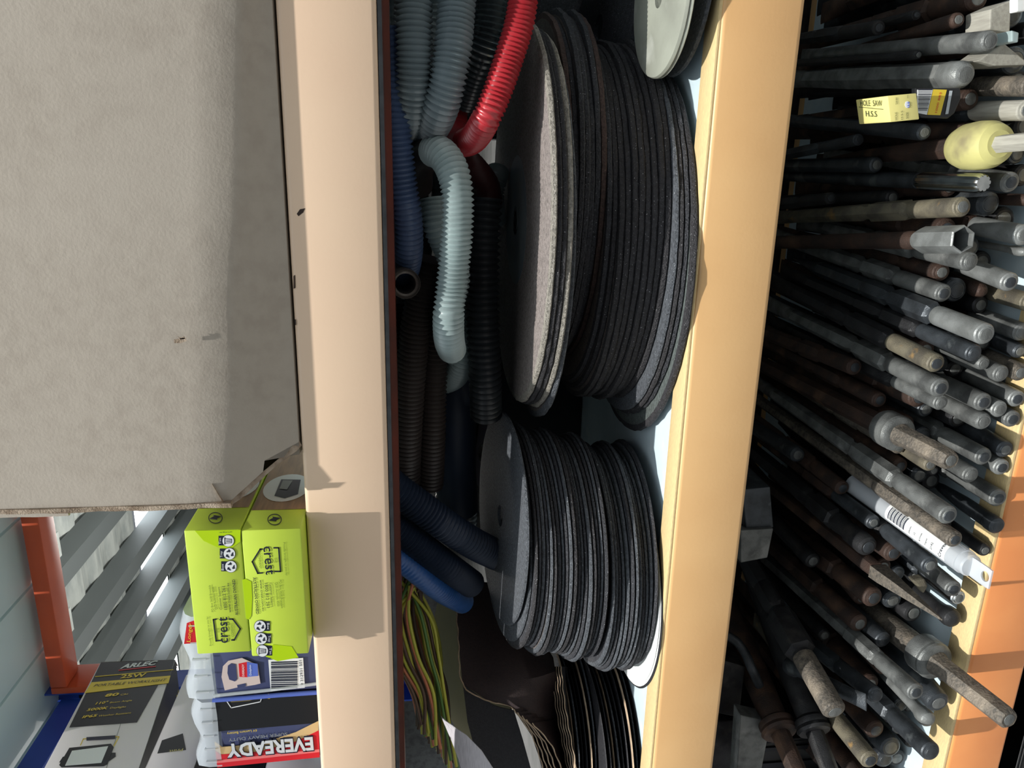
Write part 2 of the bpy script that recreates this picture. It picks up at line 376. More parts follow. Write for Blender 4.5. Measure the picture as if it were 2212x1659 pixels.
# folded end flaps with torn corrugated edges
def strip(name, pts, wd, th, mat, parent, jag=0.0):
    vs = []; fs = []; n = len(pts)
    for i, p in enumerate(pts):
        j = rnd.uniform(-jag, jag)
        vs += [(p[0], p[1], p[2]), (p[0]-wd+j, p[1]+.002, p[2]), (p[0]-wd+j, p[1]+th, p[2]), (p[0], p[1]+th, p[2])]
    for i in range(n-1):
        for k in range(4): fs.append((i*4+k, i*4+(k+1) % 4, i*4+4+(k+1) % 4, i*4+4+k))
    fs += [(0,1,2,3), tuple((n-1)*4+k for k in range(4))]
    return mesh(name, vs, fs, mat, parent)
strip('end_flap', [(L0+.001, -.0295+.001*math.sin(k*.9), zl-.004+k*.011) for k in range(39)], .0045, .006, M['card_in'], cb, .0006)
strip('end_flap', [(L0-.003, -.024, zl+.12+k*.012) for k in range(26)], .006, .005, M['card'], cb, .0005)
fr = [V(*p) for p in ((478,1080,-.028),(492,1096,-.024),(520,1078,-.019),(560,1040,-.013),(600,1003,-.007),(640,975,-.002),(652,962,.002))]
vs = []
for i, p in enumerate(fr): vs += [p, p+Vector((.013, .001, .006)), p+Vector((.013, .005, .0075)), p+Vector((-.001+rnd.uniform(-.0015,.0015), .004, .0015))]
fs = []
for i in range(len(fr)-1):
    for k in range(4): fs.append((i*4+k, i*4+(k+1) % 4, i*4+4+(k+1) % 4, i*4+4+k))
fs += [(0,1,2,3), tuple((len(fr)-1)*4+k for k in range(4))]
mesh('torn_corner', vs, fs, M['card_in'], cb)
fc = Face((0, -.0282, 1.5), (0, -1, 0))
decal('surface_tear', fc, [(376,733),(399,729),(404,736),(392,741),(377,741)], M['card_in'], cb)
decal('surface_tear', fc, [(384,727),(392,729),(397,726),(403,731),(390,733)], M['card_in'], cb)

# two lime green boxes
YC = -.022
def crest_box(x0, x1, z0, z1, label):
    r = empty('product_box', ((x0+x1)/2, YC+.08, z0), label, 'box', 'lime green product boxes')
    box('carton', x0, x1, YC, .17, z0, z1, M['lime'], r, bevel=.0012)
    return r
xr_, xl_ = -.2945, -.4105
lowb = crest_box(xl_-.003, xr_, 1.2972, 1.3445, 'lower lime green box with its print upside down, resting on the peach beam')
upb = crest_box(xl_+.002, xr_+.0015, 1.3452, 1.3885, 'upper lime green box lying on the other lime green box')
F = Face((0, YC, 1.3), (0, -1, 0))
decal('gloss_patch', F, [(421,1146),(520,1144),(519,1170),(500,1184),(470,1182),(440,1168)], M['lime2'], upb, .0003)
decal('tape_tab', F, [(524,1252),(531,1250),(543,1256),(545,1290),(543,1330),(538,1338),(532,1336)], M['lime2'], lowb, .0003)
decal('gloss_patch', F, [(560,1412),(590,1392),(630,1396),(645,1420),(600,1428)], M['lime2'], lowb, .0003)
DG = M['navy']; GP = pbr('faint_green_print', (.14,.20,.03), .4)
def line_px(face, pts, wd, mat, parent, name='logo_outline', lift=.0005):
    for (x0, y0), (x1, y1) in zip(pts[:-1], pts[1:]):
        d = math.hypot(x1-x0, y1-y0); nx, ny = -(y1-y0)/d*wd/2, (x1-x0)/d*wd/2
        ex, ey = (x1-x0)/d*wd/2, (y1-y0)/d*wd/2
        decal(name, face, [(x0-ex+nx, y0-ey+ny), (x1+ex+nx, y1+ey+ny), (x1+ex-nx, y1+ey-ny), (x0-ex-nx, y0-ey-ny)], mat, parent, lift)
# upper print
txt('Proudly brought to you by', F, (458,1394), (450,1331), GP, upb, cap=4)
line_px(F, [(477,1383),(467,1384),(461,1338),(467,1337)], 2.6, DG, upb)
line_px(F, [(496,1337),(503,1337),(519,1358),(506,1382),(501,1382)], 2.6, DG, upb)
txt('crest', F, (493,1388), (491,1332), DG, upb, cap=19, bold=.008)
txt('THE', F, (473,1366), (471,1356), GP, upb, cap=4.5)
txt('COMPANY', F, (506,1374), (503,1345), GP, upb, cap=4.5)
txt('PO Box 5658 Brendale', F, (462,1321), (455,1263), GP, upb, cap=4)
txt('QLD Australia 4500', F, (469.7,1316), (463,1267), GP, upb, cap=4)
txt('Customer Support', F, (480,1316), (475,1267), DG, upb, cap=4)
txt('1800 812 261', F, (491,1316), (486,1266), DG, upb, cap=5.5)
txt('www.crest.com.au', F, (500,1322), (495,1259), DG, upb, cap=5)
txt('AUSTRALIAN OWNED', F, (515,1328), (508,1251), DG, upb, cap=5.5, bold=.01)
txt('arl.org.au', F, (500.6,1147.5), (474,1149), DG, upb, cap=3)
# lower print, upside down
txt('Proudly brought to you by:', F, (612,1171), (618,1243), GP, lowb, cap=4)
line_px(F, [(592,1183),(602,1183),(606,1234),(594,1234)], 2.6, DG, lowb)
line_px(F, [(566,1186),(562,1186),(545,1213),(557,1238),(567,1237)], 2.6, DG, lowb)
txt('crest', F, (569,1180), (575,1241), DG, lowb, cap=19, bold=.008)
txt('THE', F, (592,1204), (593.5,1215), GP, lowb, cap=4.5)
txt('COMPANY', F, (557,1195), (561,1228), GP, lowb, cap=4.5)
txt('AUSTRALIAN OWNED', F, (546.4,1246.5), (553.6,1326), DG, lowb, cap=5.5, bold=.01)
txt('www.crest.com.au', F, (561,1252), (567,1319), DG, lowb, cap=5)
txt('1800 812 261', F, (571.7,1259), (576.5,1312), DG, lowb, cap=5.5)
txt('Customer Support', F, (583,1258), (587,1310), DG, lowb, cap=4)
txt('QLD Australia 4500', F, (594.6,1257), (599.4,1309), GP, lowb, cap=4)
txt('PO Box 5658 Brendale', F, (603.8,1252), (608,1313), GP, lowb, cap=4)
txt('arl.org.au', F, (559.6,1423.4), (585,1421), DG, lowb, cap=3)
def recycle(face, cx, cy, side, word, parent, kind):
    s = side
    decal('icon_tag', face, [(cx-3*s, cy-10.5), (cx-21*s, cy-10.5) if s > 0 else (cx-21*s, cy-10.5), (cx-21*s, cy+10.5), (cx-3*s, cy+10.5)], DG, parent, .0004)
    decal('icon_disc', face, circ(cx, cy, 13.2, 13.2), DG, parent, .0006)
    decal('icon_disc', face, circ(cx, cy, 12.3, 12.3), M['white'], parent, .0008)
    if s > 0: txt(word, face, (cx-15, cy+8), (cx-15.5, cy-6), M['white'], parent, cap=4.5, lift=.0007)
    else: txt(word, face, (cx+15, cy-7), (cx+15.5, cy+7), M['white'], parent, cap=4.5, lift=.0007)
    if kind == 'bin':
        line_px(face, [(cx-6,cy-5),(cx+7,cy-4),(cx+7,cy+4),(cx-6,cy+5)], 1, DG, parent, 'bin_icon', .0010)
        for d in (-2, 0, 2): line_px(face, [(cx-4,cy+d),(cx+5,cy+d)], .7, DG, parent, 'bin_icon', .0010)
        line_px(face, [(cx-7.5,cy-7),(cx-7.5,cy+7)], 1.4, DG, parent, 'bin_icon', .0010)
    else:
        for k in range(3):
            a = math.radians(120*k+15)
            pts = []
            for (rr_, aa) in ((8.5,-.75),(8.5,.05),(10.5,.1),(6.5,.62),(3,.2),(5,.1),(5,-.55)):
                pts.append((cx+rr_*math.cos(a+aa), cy+rr_*math.sin(a+aa)))
            decal('arrow_icon', face, pts, DG, parent, .0010)
recycle(F, 493.3, 1167.4, 1, 'Tin', upb, 'bin'); recycle(F, 496, 1195.4, 1, 'Tray', upb, 'r'); recycle(F, 499, 1223, 1, 'Box', upb, 'r')
recycle(F, 562, 1352, -1, 'Box', lowb, 'r'); recycle(F, 564.5, 1378.7, -1, 'Tray', lowb, 'r'); recycle(F, 567, 1405, -1, 'Tin', lowb, 'bin')
for b, (bx, by), z0, z1, xf in ((upb, (465.6,1120), 1.3452, 1.3885, xr_+.0015), (lowb, (593.4,1123.5), 1.2972, 1.3445, xr_)):
    S = Face((xf, 0, 1.3), (1, 0, 0))
    y0 = S.at(bx, by).y; ya = y0+.019
    mesh('wood_picture', [(xf+.0004, ya, z0+.001), (xf+.0004, .168, z0+.001), (xf+.0004, .168, z1-.001), (xf+.0004, ya, z1-.001)], [(0,1,2,3)], M['woodprint'], b)
    zc = (z0+z1)/2; yc = ya+.045
    e_ = [(xf+.0007, yc+.030*math.cos(a), zc+.0205*math.sin(a)) for a in np.linspace(0, 2*math.pi, 30, endpoint=False)]
    mesh('picture_oval', e_, [tuple(range(30))], M['white'], b)
    mesh('device_picture', [(xf+.001, yc-.018, zc+.008), (xf+.001, yc-.024, zc-.002), (xf+.001, yc-.016, zc-.012), (xf+.001, yc+.016, zc-.010), (xf+.001, yc+.018, zc+.008)], [(0,1,2,3,4)], M['navy'], b)
    mesh('device_picture', [(xf+.0013, yc-.004, zc+.006), (xf+.0013, yc-.006, zc-.001), (xf+.0013, yc+.014, zc-.003), (xf+.0013, yc+.015, zc+.006)], [(0,1,2,3)], M['grey_print'], b)
    ringdecal('bolt_ring', S, bx, by, 15.5, 1.8, DG, b, .0006, ry=12.5)
    decal('bolt_icon', S, [(bx-13,by+2),(bx-3,by-3.5),(bx-5,by-6),(bx+12,by-3),(bx+3,by+1.5),(bx+4,by+4),], DG, b, .0008)

# battery packs in clear plastic
Fb = Face((0, .032, 1.3), (0, -1, 0))
def pack(x0, x1, label, depth_=.075):
    r = empty('battery_pack', ((x0+x1)/2, .07, 1.2885), label, 'battery pack')
    box('battery', x0+.002, x1-.002, .0325, .0325+depth_, 1.2885, 1.3935, M['bluecard'], r, bevel=.003)
    return r
def tray(r, x0, x1, z0, z1, y0, y1):
    nx = 14; vs = []; fs = []
    for i in range(nx+1):
        x = x0+(x1-x0)*i/nx; wv = .003*math.sin(i/nx*math.pi*3+1)
        vs += [(x, y0+wv*.3, z0), (x, y0-.0+wv*.3, (z0+z1)/2), (x, y0+.004, z1-.004+wv), (x, y0+.012, z1+wv), (x, y1, z1+wv), (x, y1, z0)]
    for i in range(nx):
        for k in range(5): fs.append((i*6+k, i*6+k+1, i*6+7+k, i*6+6+k))
    fs.append((0,1,2,3,4,5)); fs.append(tuple(nx*6+k for k in (5,4,3,2,1,0)))
    mesh('clear_tray', vs, fs, M['plastic'], r, smooth=50)
    for i in range(5):
        x = x0+(x1-x0)*(i+.5)/5
        box('tray_rib', x-.0008, x+.0008, y0-.0015, y0+.001, z0+.004, z1-.010, M['tubeplastic'], r)
p1 = pack(-.4950, -.405, 'clear plastic lantern battery pack with a barcode, below the lime green boxes in the photo')
tray(p1, -.4950, -.405, 1.394, 1.420, .030, .10)
decal('lantern_print', Fb, [(482,1438),(494,1426),(523,1420),(557,1435),(563,1475),(551,1478),(511,1484),(486,1490),(479,1461)], M['pinkish'], p1, .0010)
decal('lantern_print', Fb, [(493,1436),(500,1431),(510,1433),(513,1465),(508,1470),(496,1466),(492,1452)], M['bluecard'], p1, .0014)
decal('lantern_print', Fb, [(516,1432),(534,1428),(535,1461),(518,1460)], M['red'], p1, .0014)
decal('lantern_print', Fb, [(534,1428),(557,1432),(558,1458),(535,1460)], M['bluemid'], p1, .0014)
decal('lantern_print', Fb, [(513,1478),(531,1474),(532,1480),(514,1484)], M['bluecard'], p1, .0014)
txt('EVEREADY', Fb, (529,1458), (528,1432), M['white'], p1, cap=4, lift=.0018)
txt('Dolphin', Fb, (544,1456), (543,1434), M['white'], p1, cap=3.5, lift=.0018)
decal('barcode_label', Fb, [(580,1424),(655,1420),(659,1484),(585,1492)], M['white'], p1, .0010)
yy = 1428.0
while yy < 1487:
    wd = rnd.choice((.8, .8, 1.6, 2.4)); decal('barcode_bar', Fb, [(586,yy),(643,yy-1.5),(643,yy-1.5+wd),(586,yy+wd)], M['navy'], p1, .0014); yy += wd+rnd.choice((1.0, 1.6, 2.2))
txt('9 312931 501', Fb, (656,1478), (652,1424), M['navy'], p1, cap=5, lift=.0014)
# shrink film edge with a highlight
film = [Fb.at(x, y, .002) for x, y in ((462,1500),(520,1494),(580,1488),(640,1480),(684,1474))]
vs, fs = tube_mesh([tuple(p) for p in film], [.0016]*5, 8); mesh('film_seam', vs, fs, M['plastic'], p1, smooth=60)
film = [Fb.at(x, y, .001) for x, y in ((460,1511),(530,1506),(600,1500),(686,1494))]
vs, fs = tube_mesh([tuple(p) for p in film], [.0022]*4, 8); mesh('film_edge', vs, fs, M['bluemid'], p1, smooth=60)
decal('red_header', Face((0, .0295, 1.3), (0, -1, 0)), [(404,1345),(424,1338),(426,1388),(398,1390)], M['red'], p1, .0008)
txt('Longer', Face((0, .0295, 1.3), (0, -1, 0)), (412,1385), (416,1345), M['yellow'], p1, cap=7, lift=.0012)
p2 = pack(-.5730, -.4975, 'clear plastic lantern battery pack with a red band, nearest the photo bottom edge', .09)
tray(p2, -.5730, -.4975, 1.394, 1.418, .030, .12)
decal('black_panel', Fb, [(458,1514),(688,1496),(690,1560),(461,1580)], M['black'], p2, .0008)
decal('flame_print', Fb, [(464,1600),(480,1612),(560,1606),(640,1580),(688,1556),(688,1585),(600,1622),(480,1628),(466,1622)], pbr('flame_print', (.62,.45,.22), .4), p2, .0009)
decal('red_band', Fb, [(466,1620),(476,1628),(560,1622),(640,1600),(689,1576),(691,1634),(470,1656)], M['red'], p2, .0012)
decal('red_band', Fb, [(468,1640),(690,1616),(690.5,1622),(469,1646)], pbr('pale_red_line', (.75,.18,.18), .4), p2, .0016)
txt('EVEREADY', Fb, (677,1588), (487,1604), M['navy'], p2, cap=38, lift=.0018, bold=.06, name='lettering_outline')
txt('EVEREADY', Fb, (676,1589), (489,1605), pbr('silver_letter', (.72,.76,.80), .3, .2), p2, cap=34, lift=.0024, bold=.035)
txt('SUPER HEAVY DUTY', Fb, (621,1579.6), (494,1592.7), M['grey_print'], p2, cap=8, lift=.0018)
txt('6V Lantern Battery', Fb, (555.4,1572.4), (491,1579.7), M['yellow'], p2, cap=6.5, lift=.0018)
line_px(Fb, [(490,1512),(500,1527),(563,1514),(566,1504)], 1.6, M['white'], p2, 'torch_outline', .0014)
decal('torch_print', Fb, [(492,1508),(520,1506),(560,1504),(540,1512),(500,1515)], M['oldyel'], p2, .0013)
txt('Ener', Fb, (584,1507), (583,1496), M['yellow'], p2, cap=4, lift=.0014)

# worklight cartons
FA = Face((-.6, 0, 1.5), (1, 0, 0))
def carton(a, b, c, d, th, label, ext=1.12):
    """a far top, b far bottom, c near top, d near bottom: pixels on the plane X = -.6"""
    A, B, Cc, Dd = [PX(*p, -.6) for p in (a, b, c, d)]
    Cc = A+(Cc-A)*ext; Dd = B+(Dd-B)*ext; T = Vector((-th, 0, 0))
    r = empty('worklight_box', (Dd+Vector((-th/2, .1, 0))), label, 'box')
    hexa('carton', [Dd, Cc, A, B, Dd+T, Cc+T, A+T, B+T], M['lg'], r, bevel=.001)
    return r
a1 = carton((217,1430), (378,1425), (95,1659), (300,1659), .075, 'black and white worklight carton with yellow band standing on another carton')
decal('black_panel', FA, [(218,1432),(377,1426.5),(366,1462),(352,1478),(342,1480),(296,1561),(150,1572)], M['black'], a1, .0007)
decal('yellow_band', FA, [(198,1475.5),(368.6,1461),(364,1477),(183,1499)], M['yellow'], a1, .0011)
line_px(FA, [(206,1463),(374,1448)], 1.3, M['yellow'], a1, 'yellow_line', .0011)
txt('ARLEC', FA, (259,1446), (339,1437), M['white'], a1, cap=15, lift=.0012, bold=.04, shear=.3)
line_px(FA, [(257,1449.5),(336,1441)], 1.8, M['red'], a1, 'red_line', .0012)
txt('25W', FA, (259.6,1467), (314,1463), M['yellow'], a1, cap=13, lift=.0012, bold=.03)
txt('PORTABLE WORKLIGHT', FA, (202,1486), (359.5,1473), M['black'], a1, cap=9, lift=.0015, shear=.25)
for s, p, q, cp, bd in (('80', (226,1507), (256,1504), 10, .03), ('CRI', (260,1504), (276,1502.5), 5, .0), ('110°', (206,1524), (233,1521), 8.5, .02), ('Beam Angle', (237,1521), (285,1516), 5, 0),
        ('5000K', (187,1538), (232,1533.5), 9, .02), ('Daylight', (237,1533), (272,1530), 5.5, 0), ('IP65', (177,1553.5), (209,1550), 9, .02), ('Weather Resistant', (213,1550), (283,1543), 5.5, 0)):
    txt(s, FA, p, q, M['yellow'], a1, cap=cp, lift=.0012, bold=bd, shear=.15)
decal('lamp_picture', FA, [(187,1594),(250,1590),(249,1597),(187,1601)], M['navy'], a1, .0010)
decal('lamp_picture', FA, [(150,1617),(240,1608),(246,1616),(232,1652),(224,1656),(133,1659),(128,1654)], M['black'], a1, .0010)
decal('lamp_picture', FA, [(156,1624),(234,1614),(219,1650),(141,1656)], M['white'], a1, .0014)
decal('lamp_picture', FA, [(225,1628),(250,1627),(250,1635),(228,1650)], M['black'], a1, .0008)
decal('lamp_picture', FA, [(136,1636),(150,1633),(140,1648),(128,1648)], M['black'], a1, .0008)
line_px(FA, [(174,1610),(180,1597),(188,1596)], 1.5, M['yellow'], a1, 'lamp_picture'); line_px(FA, [(250,1592),(257,1592),(246,1612)], 1.5, M['yellow'], a1, 'lamp_picture')
line_px(FA, [(290,1478),(262,1560),(230,1659)], 1.0, M['grey_print'], a1, 'fold_line', .0004)
# its underside is printed black
A, B, Cc, Dd = [PX(*p, -.6) for p in ((217,1430), (378,1425), (95,1659), (300,1659))]; Dd = B+(Dd-B)*1.12
for s0, s1, mt, lf in ((0, 1, M['black'], .0006),):
    mesh('black_underside', [B+Vector((0,0,-lf)), Dd+Vector((0,0,-lf)), Dd+Vector((-.075,0,-lf)), B+Vector((-.075,0,-lf))], [(0,1,2,3)], mt, a1)
Fu = Face(B+Vector((0,0,-.0008)), (0, .05, -1))
for s, p, q in (('25W', (386,1500), (372,1548)), ('CRI', (340,1610), (334,1634))):
    txt(s, Fu, q, p, M['yellow'], a1, cap=12, lift=.0006)
# open end flaps of the carton
for k, (dz, dy) in enumerate(((.0, .012), (-.002, .016))):
    mesh('end_flap', [A+Vector((0,0,0)), B, B+Vector((-.02, dy, .003)), A+Vector((-.02, dy, -.003)),
        A+Vector((-.001,.0006,0)), B+Vector((-.001,.0006,0)), B+Vector((-.021, dy, .003)), A+Vector((-.021, dy, -.003))], BF, M['card_in'], a1)
zb = Dd.z-.004
a2 = empty('worklight_box', (-.64, .1, 1.432), 'white carton with black print under the black and yellow worklight carton', 'box')
box('carton', -.70, -.603, .035, .215, 1.432, 1.481, M['lg'], a2, bevel=.001)
Fa2 = Face((-.603, 0, 1.4), (1, 0, 0)); Ff2 = Face((0, .035, 1.4), (0, -1, 0))
decal('black_panel', Fa2, [(350,1600),(395,1585),(402,1620),(340,1628)], M['black'], a2, .0005)
txt('Print', Fa2, (396,1618), (366,1622), M['pale_yellow'], a2, cap=8, lift=.0009)
a3 = box('carton', -.70, -.60, .035, .24, 1.2885, 1.36, M['lg'], bevel=.001); tag(a3, 'plain pale carton at the bottom of the carton stack behind the battery packs', 'box')
a4 = box('carton', -.70, -.60, .035, .24, 1.361, 1.431, M['black'], bevel=.001); tag(a4, 'black carton in the middle of the carton stack behind the battery packs', 'box')

# ------------------------------------------------------------------ cutting discs
def disc_mesh(R_, th, bore, jag, seg=110, seed=0):
    rr = random.Random(seed)
    prof = [(bore, 0), (R_*.5, 0), (R_*.965, .0), (R_-.0008, .0004), (R_, th*.35), (R_-.0004, th*.65), (R_-.001, th), (R_*.965, th+.0003), (R_*.5, th), (bore, th)]
    vs = []; fs = []; n = len(prof)
    for k in range(seg):
        a = 2*math.pi*k/seg; j = rr.uniform(-jag, jag)
        for i, (r_, z_) in enumerate(prof):
            e = j if 3 <= i <= 6 else 0
            vs.append(((r_+e)*math.cos(a), (r_+e)*math.sin(a), z_))
    mats = []
    for k in range(seg):
        k2 = (k+1) % seg
        for i in range(n):
            i2 = (i+1) % n; fs.append((k*n+i, k2*n+i, k2*n+i2, k*n+i2)); mats.append(1 if 2 < i < 7 else 0)
    return vs, fs, mats
DM = {}
def disc(c, R_, th, tx, ty, face, edge, label, group, bore=.0127, jag=.0007, name='cutting_disc'):
    """c = centre of the underside; tx tilts towards the front, ty sideways"""
    key = (round(R_, 4), round(th, 4), face, edge, rnd.randint(0, 1))
    if key not in DM:
        vs, fs, mi = disc_mesh(R_, th, bore, jag, seed=len(DM))
        me = bpy.data.meshes.new(name); me.from_pydata(vs, [], fs)
        me.materials.append(M[face]); me.materials.append(M[edge])
        for p, m_ in zip(me.polygons, mi): p.material_index = m_; p.use_smooth = True
        me.set_sharp_from_angle(angle=math.radians(40)); me.update(); DM[key] = me
    o = bpy.data.objects.new(name, DM[key]); COL.objects.link(o)
    nz = Vector((math.sin(ty), -math.sin(tx), 1)).normalized()
    q = Vector((0, 0, 1)).rotation_difference(nz)
    o.rotation_mode = 'QUATERNION'; o.rotation_quaternion = q @ Matrix.Rotation(rnd.uniform(0, 6), 3, 'Z').to_quaternion()
    o.location = c; tag(o, label, 'cutting disc', group); return o
ORD = 'topmost,second,third,fourth,fifth,sixth,seventh,eighth,ninth,tenth,eleventh,twelfth,thirteenth,fourteenth,fifteenth,sixteenth,seventeenth,eighteenth,nineteenth,twentieth,twenty-first,twenty-second,twenty-third,twenty-fourth,twenty-fifth,twenty-sixth,twenty-seventh,twenty-eighth,twenty-ninth,thirtieth,thirty-first,thirty-second,thirty-third,thirty-fourth,thirty-fifth,thirty-sixth'.split(',')
LOOK = {'abr_edge': 'black', 'abr_pale': 'pale dusty', 'abr_brown': 'rusty brown', 'abr_dark': 'charcoal', 'abr_slate': 'slate grey', 'abr_face': 'brown', 'abr_grey': 'grey-green', 'disc_pale': 'pale green-grey'}
def child_disc(name, par, r0, r1, z, th, mat, seg=48):
    vs = []; fs = []
    for k in range(seg):
        a = 2*math.pi*k/seg; c_, s_ = math.cos(a), math.sin(a)
        vs += [(r0*c_, r0*s_, z), (r1*c_, r1*s_, z), (r1*c_, r1*s_, z+th), (r0*c_, r0*s_, z+th)]
    for k in range(seg):
        k2 = (k+1) % seg
        for i in range(4): fs.append((k*4+i, k*4+(i+1) % 4, k2*4+(i+1) % 4, k2*4+i))
    me = bpy.data.meshes.new(name); me.from_pydata(vs, [], fs); me.materials.append(mat)
    o = bpy.data.objects.new(name, me); COL.objects.link(o); o.parent = par; return o
# big stack (bottom to top): centre x, front y, R, thickness, face, edge
big = [(-.094,-.004,.185,.0045,'abr_grey','abr_edge'), (-.083,.004,.178,.0040,'abr_grey','abr_dark'), (-.083,.005,.178,.0036,'abr_grey','abr_edge'),
       (-.080,.006,.178,.0036,'abr_slate','abr_slate')]
big += [(-.070+.003*math.sin(k*1.7), .016+.0018*k, .178, .0048, 'abr_face', 'abr_edge') for k in range(8)]
big += [(-.064, .034, .178, .0044, 'abr_face', 'abr_edge'), (-.058,.036,.176,.0044,'abr_face','abr_dark')]
big += [(-.036+.004*math.sin(k*2.1), .042+.002*math.sin(k*1.3), .170, .0044, 'abr_face', 'abr_brown' if k in (0, 6) else 'abr_dark') for k in range(7)]
big += [(-.080,-.002,.182,.0046,'abr_face','abr_slate'), (-.069,-.012,.178,.0044,'abr_pale','abr_pale'), (-.066,-.013,.178,.0042,'abr_face','abr_edge'),
        (-.065,-.014,.178,.0042,'abr_face','abr_edge'), (-.0612,-.016,.179,.0040,'abr_top','abr_pale')]
z = .9762; NB = len(big); tz = sum(b[3] for b in big)
target_top = 1.1035; gap = (target_top-z-tz)/(NB-1)
for i, (x, yf, R_, th, fa, ed) in enumerate(big):
    t = i/(NB-1); tx = .001+.031*t**1.1; ty = .003*t
    o = disc((x, yf+R_, z), R_, th, tx, ty, fa, ed, f'{ORD[NB-1-i]} disc down the tall stack of large discs, {LOOK[ed]} rough rim', 'large discs stacked on the white shelf', bore=.0127)
    z += th+gap
    if i == NB-1:
        child_disc('paper_sticker', o, .014, .062, th, .0003, M['sticker']); child_disc('bore_ring', o, .0095, .0135, -.0002, th+.0010, M['chrome'])
# smaller stack
sm = []
for k in range(13): sm.append((-.409+.005*math.sin(k*1.1+2), .004+.003*math.sin(k*.9), .118, .0028, ['abr_slate','abr_grey','abr_dark'][k % 3], ['abr_dark','abr_slate','abr_slate'][k % 3]))
sm[-1] = (-.400, .012, .110, .0026, 'abr_dark', 'abr_edge')
for k in range(19): sm.append((-.396+.0035*math.sin(k*.8+1)+.0008*k, .001+.0024*math.sin(k*1.3)+.0003*k, .116, .0026 if k % 4 else .0034, ['abr_dark','abr_slate','abr_face'][k % 3], ['abr_dark','abr_slate','abr_dark','abr_edge','abr_slate'][k % 5]))
sm.append((-.378, .012, .1135, .0028, 'abr_slate', 'abr_slate')); sm.append((-.359, .0085, .1095, .0030, 'abr_slate', 'abr_slate'))
z = .9812; NS = len(sm); tz = sum(b[3] for b in sm); gap = (1.1185-z-tz)/(NS-1)
for i, (x, yf, R_, th, fa, ed) in enumerate(sm):
    t = i/(NS-1); tx = .004+.110*t**1.25; ty = .002+.040*t**2
    o = disc((x, yf+R_, z), R_, th, tx, ty, fa, ed, f'{ORD[NS-1-i]} disc down the shorter stack of small discs, {LOOK[ed]} rim', 'small discs stacked beside the large ones', bore=.0111, jag=.0003)
    z += th+gap
    if i == NS-2: child_disc('green_sticker', o, .1, .1134, th, .0002, pbr('dark_green_print', (.01,.10,.07), .5)) if 0 else None
# rough disc leaning behind the small stack
o = disc(V(1040, 1010, .27)+Vector((.0, .045, -.010)), .080, .006, .30, .10, 'abr_face', 'abr_edge', 'rough dark grinding disc leaning behind the stack of small discs', None, bore=.0111, jag=.0012, name='grinding_disc')
child_disc('paper_sticker', o, .014, .045, .006, .0003, pbr('mauve_sticker', (.14,.11,.13), .5))
# pale discs at the right hand end
for j, (c, R_, th, tx, ty, fa, lab) in enumerate([
    (tuple(V(1478, -22, .065)), .066, .0035, .03, .02, 'abr_slate', 'plain grey disc lying under the two pale discs beside the large stack'),
    (tuple(V(1440, -6, .048)), .060, .0032, .06, -.02, 'disc_pale', 'lower of the two pale green-grey discs at the end of the shelf'),
    (tuple(V(1432, -6, .048)), .060, .0036, .06, -.02, 'disc_pale', 'upper of the two pale green-grey discs at the end of the shelf')]):
    disc(c, R_, th, tx, ty, fa, fa, lab, None, bore=.008, jag=.0001)
for j, (p, R_, tx, lab) in enumerate([((1195, -40, .26), .06, .5, 'small dark disc leaning in the shadow above the large stack'), ((1300, 60, .255), .10, .12, 'dark disc lying flat in shadow behind the large stack')]):
    disc(V(*p), R_, .004, tx, .05, 'abr_dark', 'abr_dark', lab, None)

def tub(name, x0, x1, y0, y1, z0, z1, lab, cat='tub'):  # added dark boxes, put where deep shade should read black
    r = empty(name, ((x0+x1)/2, (y0+y1)/2, z0), lab, cat)
    t_ = .004
    box('base', x0+.004, x1-.004, y0+.004, y1-.004, z0, z0+t_, M['black'], r)
    for nm_, a in (('side_wall', (x0, x0+t_, y0, y1)), ('side_wall', (x1-t_, x1, y0, y1)), ('side_wall', (x0+t_, x1-t_, y0, y0+t_)), ('side_wall', (x0+t_, x1-t_, y1-t_, y1))): box(nm_, *a, z0, z1, M['black'], r, bevel=.001)
    for k in range(5): x = x0+(x1-x0)*(k+.5)/5; box('rib', x-.003, x+.003, y0-.003, y0-.0002, z0+.01, z1-.01, M['black'], r)
    box('rim', x0-.004, x1+.004, y0-.004, y0-.0001, z1-.012, z1, M['black'], r, bevel=.001)
    return r
tub('shade_filler_box', -.56, -.02, .42, .505, .969, 1.15, 'added black box darkening the gap behind the two disc stacks')
tub('shade_filler_box', .02, .50, .385, .505, .969, 1.16, 'added black box darkening the gap behind the pale green-grey discs')
tub('shade_filler_box', -.82, -.70, .15, .505, .6415, .86, 'added black box darkening the far end of the chisel shelf')
tub('shade_filler_box', -.80, -.20, .06, .50, .12, .50, 'added black box darkening the space below the deep orange beam')
tub('shade_filler_box', -.15, .50, .06, .50, .12, .50, 'second added black box darkening the space below the deep orange beam, under the near chisels')
box_ = box('shelf_panel', XL, XR, .031, DP, .10, .118, M['white_shelf'], bevel=.001); tag(box_, 'lowest white coated shelf panel carrying the added black boxes', 'shelf panel')
